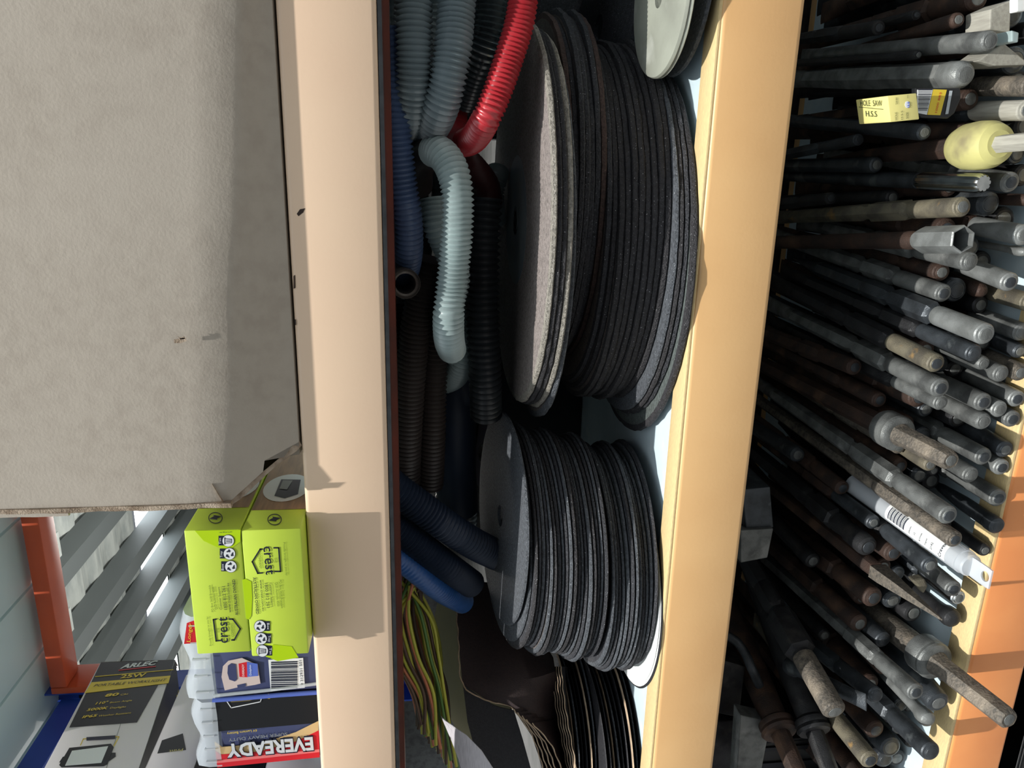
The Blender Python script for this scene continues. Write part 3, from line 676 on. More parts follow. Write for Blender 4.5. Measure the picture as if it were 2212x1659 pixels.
# paper under the small stack
def sheet(name, grid, th, mat, parent=None):
    """grid of points [row][col] -> a thin curved sheet with its own thickness"""
    nr, nc = len(grid), len(grid[0]); P = [[np.array(p, float) for p in r] for r in grid]
    top = []; bot = []
    for i in range(nr):
        for j in range(nc):
            a = P[min(i+1, nr-1)][j]-P[max(i-1, 0)][j]; b = P[i][min(j+1, nc-1)]-P[i][max(j-1, 0)]
            n = np.cross(a, b); n = n/(np.linalg.norm(n)+1e-9); top.append(P[i][j]); bot.append(P[i][j]-n*th)
    vs = top+bot; N = nr*nc; fs = []
    for i in range(nr-1):
        for j in range(nc-1):
            a = i*nc+j; q = (a, a+1, a+nc+1, a+nc); fs.append(q); fs.append(tuple(N+k for k in q[::-1]))
    for i in range(nr-1):
        for j in (0, nc-1): a = i*nc+j; fs.append((a, a+nc, N+a+nc, N+a))
    for j in range(nc-1):
        for i in (0, nr-1): a = i*nc+j; fs.append((a, a+1, N+a+1, N+a))
    return mesh(name, vs, fs, mat, parent, smooth=50)
def paper_grid(x0, x1, y0, y1, z, lift, n=14):
    g = []
    for i in range(n):
        x = x0+(x1-x0)*i/(n-1); row = []
        for j in range(6):
            y = y0+(y1-y0)*j/5; e = max(0, (abs(i/(n-1)-.5)*2)**3)*(1-j/5)
            row.append((x, y+.012*e, z+lift*e*.0+lift*.3*math.sin(i*.7)*(j == 0)))
        g.append(row)
    return g
for k, (mt, lab) in enumerate((('sandblk', 'black round backing paper lying flat on the white shelf under the small discs'), ('paper', 'white round paper lying on the white shelf under the small discs'), ('paper', 'second white round paper directly beneath the small discs'))):
    o = disc((-.432+.002*k, .118+.001*k, .9760+.0012*k), .118, .0006, 0, 0, mt, mt, lab, None, bore=.011, jag=.0001, name='paper_disc'); o['category'] = 'paper disc'

# sanding discs, sandpaper and backing sheets at the far end
for k in range(15):
    z_ = .9705+k*.0052
    o = disc((-.672+.004*math.sin(k), .026+.108+.002*math.sin(k*2.3)+(.030 if k > 8 else 0), z_), .108, .0011, .01+.004*k, .01, 'sandblk', ['sandblk','abr_slate','tan','sandblk'][k % 4], f'{ORD[14-k]} of the thin black sanding discs', 'thin sanding discs beyond the small stack', bore=.011, jag=.0002, name='sanding_disc')
    o['category'] = 'sanding disc'
o = disc((-.70, .20, .9695), .10, .0008, 0, 0, 'paper', 'paper', 'pale paper disc lying on the white shelf among the sanding discs', None)if 0 else None
def bil(c00, c01, c10, c11, nr, nc, wob=0.0, seed=1):
    r_ = random.Random(seed); g = []
    ph = [r_.uniform(0, 6) for _ in range(4)]
    for i in range(nr):
        row = []
        for j in range(nc):
            u, v = i/(nr-1), j/(nc-1)
            p = (1-u)*(1-v)*np.array(c00)+(1-u)*v*np.array(c01)+u*(1-v)*np.array(c10)+u*v*np.array(c11)
            p = p+np.array([0, wob*math.sin(u*3.1+ph[0]), wob*math.sin(v*5+u*2+ph[1])]); row.append(p)
        g.append(row)
    return g
def crow(pts, n): return catmull([np.array(V(*p)) for p in pts], n)
# large maroon sandpaper sheet, its near edge curling
rows = [crow([(985,1262,.22),(1000,1252,.23),(1030,1256,.235),(1070,1262,.24),(1120,1290,.25)], 5),
        crow([(984,1300,.20),(1015,1300,.205),(1050,1300,.21),(1090,1310,.215),(1150,1345,.22)], 5),
        crow([(990,1380,.165),(1030,1385,.165),(1080,1385,.165),(1130,1395,.165),(1195,1420,.16)], 5),
        crow([(999,1477,.130),(1050,1470,.125),(1100,1465,.12),(1150,1465,.12),(1200,1450,.13)], 5),
        crow([(1054,1514,.118),(1080,1505,.11),(1120,1500,.11),(1160,1500,.115),(1210,1500,.13)], 5),
        crow([(1105,1528,.112),(1130,1530,.105),(1155,1535,.105),(1180,1540,.11),(1215,1550,.13)], 5),
        crow([(1150,1580,.105),(1165,1590,.10),(1180,1600,.10),(1200,1610,.11),(1225,1620,.13)], 5),
        crow([(1172,1640,.10),(1185,1650,.10),(1197,1660,.10),(1215,1670,.11),(1235,1680,.13)], 5)]
o = sheet('sandpaper_sheet', rows, .0007, M['sand']); tag(o, 'large dark maroon sandpaper sheet curling over the sanding discs', 'sandpaper')
def edge_strip(par, pts, mat, th=.0011, name='paper_edge'):
    P, _ = resample(catmull([np.array(V(*p)) for p in pts], 10), .004)
    P = P+np.array([[0, -.0004*math.sin(i*2.1), .0006*math.sin(i*1.3)] for i in range(len(P))])
    vs, fs = tube_mesh(P, [th]*len(P), 6); return mesh(name, vs, fs, mat, par, smooth=60)
edge_strip(o, [(984,1300,.199),(990,1380,.164),(999,1477,.129),(1054,1514,.117),(1105,1528,.111),(1150,1580,.104),(1172,1640,.099)], M['tan'], .0008)
for k, (dy, dx) in enumerate(((0, 0), (7, 8), (14, 18), (22, 27), (30, 40))):
    g = [crow([(1110+dx,1532+dy,.100-.004*k),(1180+dx*.6,1520+dy,.12),(1215,1510,.14)], 6), crow([(1150+dx,1590+dy*.6,.092-.004*k),(1190+dx*.6,1590,.12),(1225,1580,.14)], 6), crow([(1176+dx,1668,.086-.004*k),(1205+dx*.6,1668,.12),(1235,1668,.14)], 6)]
    o = sheet('sandpaper_sheet', g, .0006, M['sand']); tag(o, ORD[k].replace('topmost', 'first')+' curled sandpaper sheet fanned below the large maroon one', 'sandpaper', 'curled sandpaper sheets with tan torn edges')
    edge_strip(o, [(1110+dx,1532+dy,.099-.004*k),(1150+dx,1590+dy*.6,.091-.004*k),(1176+dx,1668,.085-.004*k)], M['tan'], .0007)
for k in range(5):
    x = 1192+5*k
    g = [crow([(x,1440,.150-.006*k),(x+30,1440,.17)], 4), crow([(x+8,1520,.118-.006*k),(x+40,1520,.14)], 4), crow([(x+22,1600,.094-.006*k),(x+52,1600,.12)], 4), crow([(x+36,1672,.082-.006*k),(x+70,1672,.10)], 4)]
    o = sheet('sandpaper_sheet', g, .0006, M['sandblk']); tag(o, ORD[k].replace('topmost', 'first')+' black sandpaper sheet with a ragged tan edge above the sanding discs', 'sandpaper', 'black sandpaper sheets with tan edges')
    edge_strip(o, [(x,1440,.149-.006*k),(x+8,1520,.117-.006*k),(x+22,1600,.093-.006*k),(x+36,1672,.081-.006*k)], M['tan'], .0006)
# black sheets hanging below the maroon one
g = [crow([(1000,1478,.135),(1060,1520,.125),(1110,1535,.12)], 6), crow([(1010,1560,.125),(1070,1580,.12),(1130,1600,.115)], 6), crow([(1040,1672,.11),(1090,1672,.11),(1150,1672,.11)], 6)]
o = sheet('sandpaper_sheet', g, .0008, M['sandblk']); tag(o, 'black sandpaper sheet standing behind the curled white backed sheet', 'sandpaper')
# olive coated disc standing on edge, white backed sheet in front
o = disc(V(985, 1432, .30)+Vector((0, 0, -.02)), .118, .003, .42, .12, 'oldyel', 'oldyel', 'large olive yellow backing disc standing behind the maroon sandpaper', None, bore=.011, jag=.0001, name='backing_disc'); o['category'] = 'disc'
pg = pbr('white_backing_with_ribs', (.62,.60,.64), .6, 0, (.5,.48,.52), 30, stretch=(3,3,60))
g = [crow([(952,1546,.085),(958,1552,.084),(963,1557,.083)], 4), crow([(975,1600,.075),(990,1580,.07),(1008,1588,.066)], 4), crow([(990,1640,.068),(1015,1620,.062),(1040,1622,.058)], 4), crow([(1000,1680,.064),(1035,1672,.058),(1075,1676,.052)], 4)]
o = sheet('sandpaper_sheet', g, .0009, pg); tag(o, 'pale white-backed sandpaper sheet curling to a sharp point', 'sandpaper')
g = [crow([(1110,1540,.15),(1150,1560,.15)], 5), crow([(1110,1600,.15),(1150,1600,.15)], 5), crow([(1110,1672,.14),(1160,1672,.14)], 5)]

# ------------------------------------------------------------------ corrugated conduit coils
def hose(pts, d, mat, label, pitch=.0042, amp=.11, sleeves=(), sides=20):
    """pts: (pixel x, pixel y, distance behind the beam); d = diameter in metres"""
    P, s = resample(catmull([np.array(V(*p)) for p in pts], 14), pitch/4)
    rad = [d/2*(1+amp*math.cos(2*math.pi*q/pitch)) for q in s]
    vs, fs = tube_mesh(P, rad, sides)
    o = mesh('corrugated_hose', vs, fs, M[mat], smooth=75); tag(o, label, 'hose')
    for (a, b, cm) in sleeves:
        i0, i1 = int(a*(len(P)-1)), int(b*(len(P)-1)); seg = P[i0:i1+1:2]
        v2, f2 = tube_mesh(seg, [d/2*1.11]*len(seg), sides); c_ = mesh('cuff_shade_sleeve', v2, f2, M[cm], o, smooth=60)  # holds the smooth red cuff and the painted shade sleeves
    return o
hose([(846,60,.05),(850,150,.05),(853,250,.05),(866,380,.055),(880,470,.06),(882,545,.075),(872,590,.11),(850,600,.15)], .0235, 'h_blue', 'slate blue corrugated hose running along the underside of the peach beam')
hose([(838,330,.10),(842,430,.10),(846,520,.11),(846,560,.13)], .022, 'h_blue', 'second slate blue hose half hidden behind the peach beam')
hose([(892,-40,.045),(893,60,.04),(894,130,.04),(893,200,.045),(890,250,.06),(886,285,.10),(880,300,.14),(878,260,.2),(880,100,.2)], .0268, 'h_grey', 'glossy grey corrugated hose, nearest the peach beam of the looped pair', pitch=.0040, sleeves=((.62,.78,'h_brown'),))  # brown sleeve paints the shaded bend of the grey hose
hose([(990,-40,.045),(984,40,.04),(978,110,.035),(966,180,.035),(948,240,.045),(930,275,.07),(915,285,.12),(912,240,.17),(930,100,.2)], .0268, 'h_grey', 'glossy grey corrugated hose beside the red hose in the looped pair', pitch=.0040, sleeves=((.58,.74,'h_brown'),))  # shade on the lower bend put in as a brown sleeve
hose([(952,-40,.14),(950,40,.14),(944,90,.15),(950,140,.17)], .022, 'h_grey', 'short glossy grey hose glimpsed between the two large looped hoses')
hose([(1068,-40,.11),(1056,60,.11),(1040,120,.115),(1022,170,.13),(1008,215,.15)], .028, 'h_grey2', 'dark glossy hose curving down between the grey and red hoses')
hose([(1018,-40,.16),(1016,60,.16),(1012,140,.17),(1000,200,.19)], .026, 'h_grey2', 'dark hose in shadow behind the curved dark glossy hose')
hose([(1135,-40,.05),(1122,50,.045),(1098,130,.04),(1074,200,.035),(1048,260,.035),(1022,300,.06),(996,305,.10),(984,270,.15),(986,200,.18),(1000,100,.2)], .0215, 'h_red', 'bright red corrugated hose looping beside the large discs', pitch=.0036, sleeves=((.50,.66,'h_red'),))
hose([(1005,345,.18),(1025,365,.17),(1050,400,.17),(1058,440,.18)], .026, 'h_maroon', 'dark maroon duct below the red hose loop', amp=.01)
hose([(1075,370,.22),(1068,395,.21),(1064,430,.21),(1070,480,.23)], .022, 'h_pale', 'pale ribbed fitting peeking out behind the large disc stack')
hose([(935,430,.08),(945,490,.075),(968,540,.08),(985,600,.085),(972,660,.09),(967,710,.112),(973,750,.125),(985,765,.15)], .0235, 'h_pale', 'pale grey-green hose strand passing under the hairpin strand', pitch=.0040)
hose([(904,400,.15),(905,365,.12),(920,332,.08),(950,330,.05),(976,365,.035),(988,420,.028),(988,490,.026),(982,560,.028),(975,620,.028),(969,680,.026),(970,730,.04),(976,755,.08)], .0242, 'h_pale', 'pale grey-green hose bent in a hairpin beside the brown hoses', pitch=.0040, sleeves=((.0,.30,'h_brown'),))  # brown first stretch paints this pale hose in shade
hose([(1012,640,.13),(1010,720,.135),(1000,780,.14),(985,812,.16),(965,825,.19)], .023, 'h_pale', 'pale grey-green hose curling under the black hose', pitch=.0040)
hose([(930,560,.11),(908,650,.115),(893,750,.12),(885,850,.125),(880,950,.13),(878,1040,.14)], .0275, 'h_brown', 'thick dark brown corrugated hose beside the open pipe end', pitch=.0046, amp=.10)
hose([(893,640,.16),(875,720,.16),(866,810,.17),(862,900,.18)], .022, 'h_pale', 'added pale strand painting the backlit edge of the thick brown hose')  # added hose, its pale colour stands for light along the brown one
hose([(945,640,.14),(940,740,.14),(936,840,.14),(934,940,.14),(930,1050,.15)], .0255, 'h_brown', 'dark brown corrugated hose between the thick brown hose and the navy duct', pitch=.0046, amp=.10)
hose([(936,880,.18),(922,940,.175),(910,985,.18),(890,1010,.2)], .018, 'h_pale', 'short pale hose end showing among the dark brown hoses')
hose([(1048,430,.12),(1044,520,.115),(1042,620,.115),(1044,720,.115),(1048,820,.12),(1050,900,.135)], .030, 'h_black', 'black heavy ribbed hose beside the large disc stack', pitch=.0062, amp=.11)
hose([(1012,560,.16),(1010,660,.16),(1020,800,.17)], .026, 'h_black', 'black hose in the gap behind the heavy ribbed hose')
hose([(985,800,.21),(984,900,.2),(984,1000,.2),(990,1100,.21)], .046, 'h_navy', 'wide smooth navy duct behind the brown hoses', amp=.0)
hose([(850,650,.15),(846,760,.15),(846,880,.15),(850,1000,.16)], .026, 'h_black', 'black hose running close behind the peach beam')
hose([(820,1030,.08),(862,1062,.085),(915,1100,.09),(970,1140,.095),(1025,1175,.11),(1075,1200,.14)], .030, 'h_navy', 'dark navy hose slanting down to the small disc stack, uppermost of three', pitch=.0046)
hose([(820,1115,.09),(870,1150,.095),(925,1192,.10),(975,1230,.11),(1020,1262,.14)], .0275, 'h_navy', 'middle one of three dark navy hoses slanting behind the small discs', pitch=.0040)
hose([(820,1180,.10),(865,1205,.105),(910,1240,.11),(955,1275,.13),(1000,1300,.17)], .0265, 'h_blue2', 'smooth bright blue hose, lowest of the slanting hoses above the wires', amp=.02)
for k, (x, dy) in enumerate(((905, 0), (960, 30), (1010, 60), (860, 20))):  # added black row, stands for the deep shade behind the coils
    hose([(x,-60,.34),(x-8,300+dy,.33),(x+10,700,.33),(x,1150,.36)], .026, 'h_black', ['added black duct darkening the bay behind the hairpin hose', 'added black duct darkening the bay behind the red hose', 'added black duct darkening the bay nearest the large discs', 'added black duct darkening the bay behind the slate blue hose'][k], amp=.04, pitch=.008, sides=16)
# open pipe end
po = empty('conduit_pipe', V(838, 585, .17), 'grey-brown conduit fitting with its open round end facing out', 'pipe')
A_ = np.array(V(845, 585, .17)); B_ = np.array(V(876, 613, .055)); ax = nm(B_-A_)
def hollow(name, A, B, ro, ri, mat, par, n=36):
    A, B = np.array(A), np.array(B); t = nm(B-A); a = nm(np.cross(t, (0, 0, 1))); b = np.cross(t, a); vs = []; fs = []
    for k in range(n):
        q = 2*math.pi*k/n; d = math.cos(q)*a+math.sin(q)*b
        vs += [A+d*ro, B+d*ro, B+t*.001+d*(ro+ri)/2, B+d*ri, A+d*ri]
    for k in range(n):
        k2 = (k+1) % n
        for i in range(5): fs.append((k*5+i, k*5+(i+1) % 5, k2*5+(i+1) % 5, k2*5+i))
    return mesh(name, vs, fs, mat, par, smooth=50)
hollow('pipe_body', A_, B_, .0118, .0088, M['pipe'], po); hollow('end_collar', B_-ax*.022, B_+ax*.001, .0128, .0119, M['pipe'], po)
# clear bag scrap behind it
# wires
wcols = ['w_yel', 'w_or', 'w_grn', 'w_brn', 'w_brn', 'w_yel', 'w_or', 'w_brn']
wl = {'w_yel': 'yellow', 'w_or': 'orange', 'w_grn': 'dark green', 'w_brn': 'brown'}
for k in range(70):
    c = wcols[k % 8]; x0 = 838+rnd.uniform(0, 75); y0 = 1215+rnd.uniform(-10, 45)+(x0-840)*.5; t = rnd.random(); Yw = .13+.10*rnd.random()
    x1 = 850+95*t+rnd.uniform(-8, 8); x2 = 880+65*t+rnd.uniform(-14, 14); x3 = 905+75*t+rnd.uniform(-12, 12); yE = 1560+100*t
    P, _ = resample(catmull([np.array(V(*p)) for p in ((x0,y0,Yw),(x1-18,1330,Yw-.01),(x1+2,1420,Yw-.02),(x2+18,1500,Yw-.03),(x3,yE,Yw-.03))], 10), .008)
    vs, fs = tube_mesh(P, [.0019]*len(P), 8); o = mesh('electrical_wire', vs, fs, M[c], smooth=70)
    tag(o, f'{wl[c]} insulated wire in the loose bunch beyond the slanting hoses', 'wire', f'{wl[c]} wires of the loose bunch')

# ------------------------------------------------------------------ the pile of chisels
# head pixel, pixel towards the far end, head diameter px, distance of head behind beam face, length, kind, material, label
RD = [
 (1981,32, 1821,70, 21, .10,.20,'sds','dark','slim dark chisel near the top edge of the photo'),
 (2070,43, 1912,91, 32, .05,.30,'plain','rust','rusty brown round bar near the top edge of the photo'),
 (2139,89, 2016,100, 44, .00,.30,'plain','steel','thick grey round chisel shank with a chipped edge, above the big-headed chisel'),
 (1987,117, 1886,122, 20, .07,.24,'plain','dark','thin black rod with a notched end, above the big-headed chisel'),
 (2092,166, 1951,175, 58, .02,.30,'hexbig','steel','big-headed chisel with chamfered hexagonal body, beside the hole saw box'),
 (1996,288, 1873,281, 35, .05,.28,'plain','steel_b','dark glossy chisel shank right under the yellow hole saw box'),
 (1858,299, 1744,320, 25, .14,.16,'sds','steel_b','small dark shank with a pale end in the shadow below the hole saw box'),
 (2132,402, 1951,389, 42, .00,.32,'spline','chrome','shiny splined shank just under the yellow guarded chisel'),
 (2182,407, 2080,396, 44, .01,.32,'sds','steel','short grey shank next to the shiny splined one'),
 (2081,447, 1837,462, 43, .0,.36,'sds','rust_y','long chisel with yellowish shank pointing past the hexagonal socket'),
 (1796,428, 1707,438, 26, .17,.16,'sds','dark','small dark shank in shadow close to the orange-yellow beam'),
 (2099,576, 1964,552, 42, .01,.30,'sds','steel','grey shank lying directly under the hexagonal socket'),
 (2182,608, 2105,580, 42, .0,.30,'sds','steel_l','pale shank to the right of the one under the hexagonal socket'),
 (2117,636, 2055,608, 34, .04,.28,'ball','rust','rusty rounded end between two pale shanks'),
 (2046,629, 1847,552, 40, .03,.32,'sds','steel','shank with a dark centred ring, left of the rusty rounded end'),
 (2130,723, 1694,548, 48,-.045,.34,'sds_point','steel_l','long bright pointed chisel lying on top of the pile'),
 (2107,763, 1700,588, 39,-.035,.34,'sds','steel_b','blue-black scuffed chisel lying against the long bright pointed one'),
 (2126,786, 2060,755, 32, .005,.30,'plain','steel','small shank peeking from under the blue-black scuffed chisel'),
 (2024,786, 1744,633, 42,-.010,.32,'sds','rust_y','yellow-stained chisel below the blue-black scuffed one'),
 (2169,822, 2090,782, 38, .0,.30,'sds','steel','grey shank near the right edge, level with the yellow-stained chisel'),
 (1847,794, 1653,719, 35, .10,.30,'sds','rust','dark brownish shank set far back, closest to the orange-yellow beam'),
 (2205,802, 2120,760, 40, .0,.30,'sds','tan_steel','pale brownish shank cut by the right edge of the photo'),
 (2037,840, 1740,690, 43,-.01,.33,'sds','steel','long grey shank beneath the yellow-stained chisel'),
 (2054,872, 1800,745, 35, .0,.33,'sds','steel','narrower grey shank touching the long grey one beneath the yellow-stained chisel'),
 (2134,864, 2076,834, 41, .0,.30,'sds','steel','scratched grey shank in the dense group right of the collared steel'),
 (2170,886, 2100,855, 38, .0,.30,'sds','steel_l','bright-rimmed shank in the dense group near the right edge'),
 (2205,862, 2140,830, 38, .0,.30,'sds','steel_l','bright-rimmed shank cut by the right edge above the cream lip'),
 (2131,919, 2015,862, 39, .0,.32,'plain','steel','smooth round-ended shank above the collared steel end'),
 (2198,912, 2130,880, 38, .0,.30,'sds','steel','grey shank touching the right edge of the photo beside the deep orange beam'),
 (2065,994, 1705,797, 48,-.030,.42,'collar','tan_steel','brown pitted steel bar with a thick round collar on top of the pile'),
 (2128,981, 2015,911, 40, .0,.32,'sds','steel','grey shank just right of the pitted bar end'),
 (2189,963, 2120,920, 38, .0,.30,'sds','steel_b','dark shank beside the deep orange beam'),
 (2181,1013, 2120,978, 37, .0,.30,'sds','steel_l','pale shank next to the translucent orange spot on the beam'),
 (2109,1027, 2060,995, 38, .0,.30,'sds','steel','shank with concentric ring end below the pitted bar'),
 (2164,1066, 2100,1028, 40,-.005,.30,'sds','steel','shank with white chamfer resting over the cream lip'),
 (1946,966, 1880,925, 30, .05,.28,'sds','tan_steel','small shank tucked just under the thick collar'),
 (2004,1010, 1938,972, 32, .02,.28,'plain','rust_y','small yellow-stained shank below the thick collar'),
 (2022,1022, 1960,985, 26, .035,.28,'plain','dark','small black rod end beside the yellow-stained shank below the collar'),
 (2051,1115, 1665,842, 43,-.050,.40,'sds','steel','long grey chisel with two hexagonal collars running alongside the plastic tube'),
 (2151,1129, 2032,1046, 38,-.01,.30,'tap','steel_b','glossy black rod with necked end above the cream lip'),
 (2068,1174, 1634,872, 38,-.050,.46,'sds','tan_steel','very long brown-grey chisel with an orange paint spot'),
 (1907,1129, 1715,985, 32, .05,.30,'sds','steel_b','dark chisel with flat pale end, next to the very long one'),
 (1724,983, 1640,930, 35, .16,.22,'plain','steel_b','plain dark bar end closest to the beam in deep shadow'),
 (2123,1187, 2050,1135, 30, .0,.30,'plain','dark','black shank partly hidden behind the plastic tube'),
 (1877,1182, 1700,1010, 46, .04,.34,'neck','dark','black necked chisel with a wide rounded end'),
 (2004,1226, 1905,1138, 39,-.02,.30,'sds','steel_b','blue-grey shank left of the plastic tube label'),
 (2063,1265, 1985,1200, 38,-.01,.30,'sds','steel','grey shank directly left of the plastic tube end'),
 (2079,1294, 2020,1245, 34, .0,.30,'sds','chrome','shiny small shank beside the cream lip'),
 (2054,1333, 2000,1290, 44, .01,.28,'ball','dark','dark lumpy steel end between chisels and cream lip'),
 (2199,1548, 1777,1190, 52,-.080,.50,'collarbig','tan_steel','huge collared steel bar sticking out furthest over the beam'),
 (1983,1487, 1680,1190, 38,-.030,.40,'sds','steel','long slim chisel left of the huge collared bar'),
 (2051,1520, 1915,1345, 52, .0,.34,'plain','steel_b','thick black rounded end under the huge collared bar'),
 (1894,1502, 1790,1415, 36, .0,.26,'sds','steel_b','shank with a bright ring end left of the long slim chisel'),
 (1807,1539, 1622,1200, 52,-.010,.40,'sdswide','tan_steel','broad chisel with wide necked shoulder and grey end'),
 (2017,1622, 1895,1505, 43,-.030,.30,'sds','steel_b','scratched dark shank near the bottom edge beside the cream lip'),
 (2011,1562, 1940,1490, 38, .0,.28,'ball','steel_l','pale round ball end near the scratched dark shank'),
 (1881,1644, 1812,1560, 41,-.010,.28,'sds','rust_y','brown and grey stained shank at the bottom edge'),
 (1742,1690, 1590,1330, 50, .01,.40,'flange','rust','large flanged brown bar at the bottom edge'),
 (1800,1700, 1700,1430, 46, .0,.36,'flange','dark','second flanged bar, black, beside the brown flanged one'),
 (1935,1600, 1835,1498, 50, .04,.28,'plain','steel_b','wide flat grey bar lying under the ring-ended shank'),
 (1700,1435, 1800,1500, 40, .10,.12,'ball','steel_b','shiny rounded stub pointing away in deep shadow'),
 (2210,511, 2107,486, 45,-.005,.30,'sds','steel_l','thick pale shank at the right edge, level with the hexagonal socket'),
 (2215,660, 2130,632, 40, .01,.30,'sds','rust_y','stained shank cut by the right edge below the pale thick one'),
 (2215,720, 2130,690, 40, .01,.30,'sds','steel','shank cut by the right edge, upper of two dark ones'),
 (2210,762, 2140,735, 34, .01,.30,'plain','steel_b','shank cut by the right edge, lower of two dark ones'),
 (2225,235, 2090,238, 44, .0,.30,'sds','palewood','pale wide blade end at the right edge above the yellow guard'),
 (2225,190, 2110,190, 44, .0,.30,'sds','tan_steel','pale tapering blade at the right edge below the top triangular block'),
 (2222,440, 2100,436, 26, .02,.30,'plain','rust','maroon painted bar with a flaking white end'),
 (2215,560, 2140,545, 22, .015,.28,'ball','steel_l','thin pale rod end right of the hexagonal socket'),
 (2105,905, 2040,870, 26, .04,.28,'plain','dark','thin black rod deep between the shanks above the collared bar'),
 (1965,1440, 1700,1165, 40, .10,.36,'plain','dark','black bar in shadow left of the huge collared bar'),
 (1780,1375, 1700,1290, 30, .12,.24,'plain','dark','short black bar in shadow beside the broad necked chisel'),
 (2040,1205, 1960,1130, 34, .03,.28,'plain','dark','dark rod end half under the very long chisel'),
 (1960,1185, 1900,1120, 30, .05,.28,'sds','steel_b','small dark shank beneath the blue-grey shank'),
 (1900,60, 1790,75, 30, .12,.22,'sds','dark','dark chisel body behind the rusty brown bar'),
 (2010,200, 1890,205, 34, .09,.24,'plain','dark','dark bar hidden under the hole saw box'),
 (1930,420, 1770,420, 34, .12,.26,'plain','dark','dark chisel in shadow between the guarded chisel and the small dark shank'),
 (1905,350, 1760,355, 34, .13,.24,'plain','steel_b','dark bar in shadow beneath the guarded chisel blade'),
 (1990,700, 1760,600, 36, .06,.30,'plain','dark','dark bar underneath the long bright pointed chisel'),
 (1960,800, 1700,680, 36, .06,.32,'sds','steel_b','blue-black chisel between the yellow-stained one and the rear brownish shank'),
 (1900,870, 1680,765, 34, .08,.32,'sds','rust','brown chisel behind the collared bar'),
 (1950,1045, 1690,865, 32, .05,.38,'sds','dark','black chisel wedged between the two long chisels'),
 (1830,1060, 1660,925, 32, .10,.32,'sds','rust','dark brown chisel left of the very long one'),
 (1860,1290, 1665,1060, 40, .09,.38,'plain','rust','rusty brown chisel shaft lying beneath the broad blade'),
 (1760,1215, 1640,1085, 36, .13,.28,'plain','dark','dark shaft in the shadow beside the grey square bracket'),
]
# blade pointing out, hexagonal socket, guarded chisel, tube are built as rods of other kinds
RD += [
 (2036,1340, 1683,1050, 56,-.050,.48,'blade','tan_steel','brown bar with a pale sharpened blade pointing out over the pile'),
 (2081,517, 1705,522, 70,-.020,.34,'socket','steel_l','hexagonal box socket welded on a brown round shaft'),
 (2215,300, 1765,352, 60,-.030,.36,'guard','rust','brown tapered chisel with a round dusty yellow hand guard'),
 (2146,1244, 1960,1102, 60,-.085,.20,'tube','tubeplastic','cloudy plastic drill bit tube with a white barcode label and hang tab'),
]
NF = 84; fr_ = random.Random(11)
rods = []
for hx, hy, tx, ty, dp, Yh, ln, kind, mt, lab in RD:
    H = V(hx, hy, Yh); d_ = dp*depth(H)/FPX
    T = PZ(tx, ty, H.z) if H.z < 1.1 else V(tx, ty, Yh+ln)
    u = (T-H); u.normalize(); rods.append([np.array(H), np.array(H+u*ln), d_, kind, mt, lab])
zmin = .643
for k in range(NF):
    x = -.82+1.08*(k+.5)/NF; rr_ = fr_.uniform(.008, .0115); lay = k % 3
    H = np.array([x, fr_.uniform(.035, .07), zmin+.012+lay*.025+(.018 if -.5 < x < -.0 else .0)+(.02 if x > .02 else 0)]); L_ = fr_.uniform(.28, .38)
    rods.append([H, H+nm((-.02+fr_.uniform(-.06, .06)+.30*(x < -.2)*0, 1, 0))*L_, rr_*2, 'sds' if k % 3 else 'plain', ['dark', 'steel_b', 'rust'][k % 3], None])
# settle: push crossing bars apart so that none passes through another
A = np.array([r[0] for r in rods]); B = np.array([r[1] for r in rods]); rad = np.array([r[2]/2*1.10 for r in rods])
for i, r in enumerate(rods):
    if r[3] in ('collar', 'collarbig', 'flange'): rad[i] *= 1.25
    if r[3] == 'hexbig': rad[i] *= 1.05
ii, jj = np.triu_indices(len(rods), 1)
A0 = A.copy()
def closest(p1, q1, p2, q2):
    d1 = q1-p1; d2 = q2-p2; r = p1-p2
    a = (d1*d1).sum(1); e = (d2*d2).sum(1); f_ = (d2*r).sum(1); c = (d1*r).sum(1); b = (d1*d2).sum(1)
    den = a*e-b*b; s = np.where(den > 1e-9, np.clip((b*f_-c*e)/np.maximum(den, 1e-9), 0, 1), .5)
    t = (b*s+f_)/e; tc = np.clip(t, 0, 1); s = np.clip((b*tc-c)/a, 0, 1)
    return s, tc
for it in range(260):
    s, t = closest(A[ii], B[ii], A[jj], B[jj])
    P1 = A[ii]+(B[ii]-A[ii])*s[:, None]; P2 = A[jj]+(B[jj]-A[jj])*t[:, None]
    dv = P1-P2; dist = np.linalg.norm(dv, axis=1); pen = rad[ii]+rad[jj]-dist; m = pen > 0
    if not m.any(): break
    n = dv[m]/np.maximum(dist[m], 1e-6)[:, None]; p = pen[m]*.5
    dA = np.zeros_like(A); dB = np.zeros_like(B); cnt = np.ones(len(A))
    for idx, sg, w_ in ((ii[m], 1, s[m]), (jj[m], -1, t[m])):
        np.add.at(dA, idx, sg*n*(p*(1-w_))[:, None]); np.add.at(dB, idx, sg*n*(p*(.35+.65*w_))[:, None]); np.add.at(cnt, idx, .35)
    A += .8*dA/cnt[:, None]; B += .8*dB/cnt[:, None]
    if it < 180: A += (A0-A)*.035
    for i in range(len(A)):
        for E_ in (A, B): E_[i, 2] = max(E_[i, 2], zmin+rad[i]+(.010 if E_ is A and A[i, 1] < .03 else 0))
        B[i, 1] = min(B[i, 1], DP-.01)
print('settled', it, 'max pen', pen.max(), 'max shift', np.abs(A-A0).max())

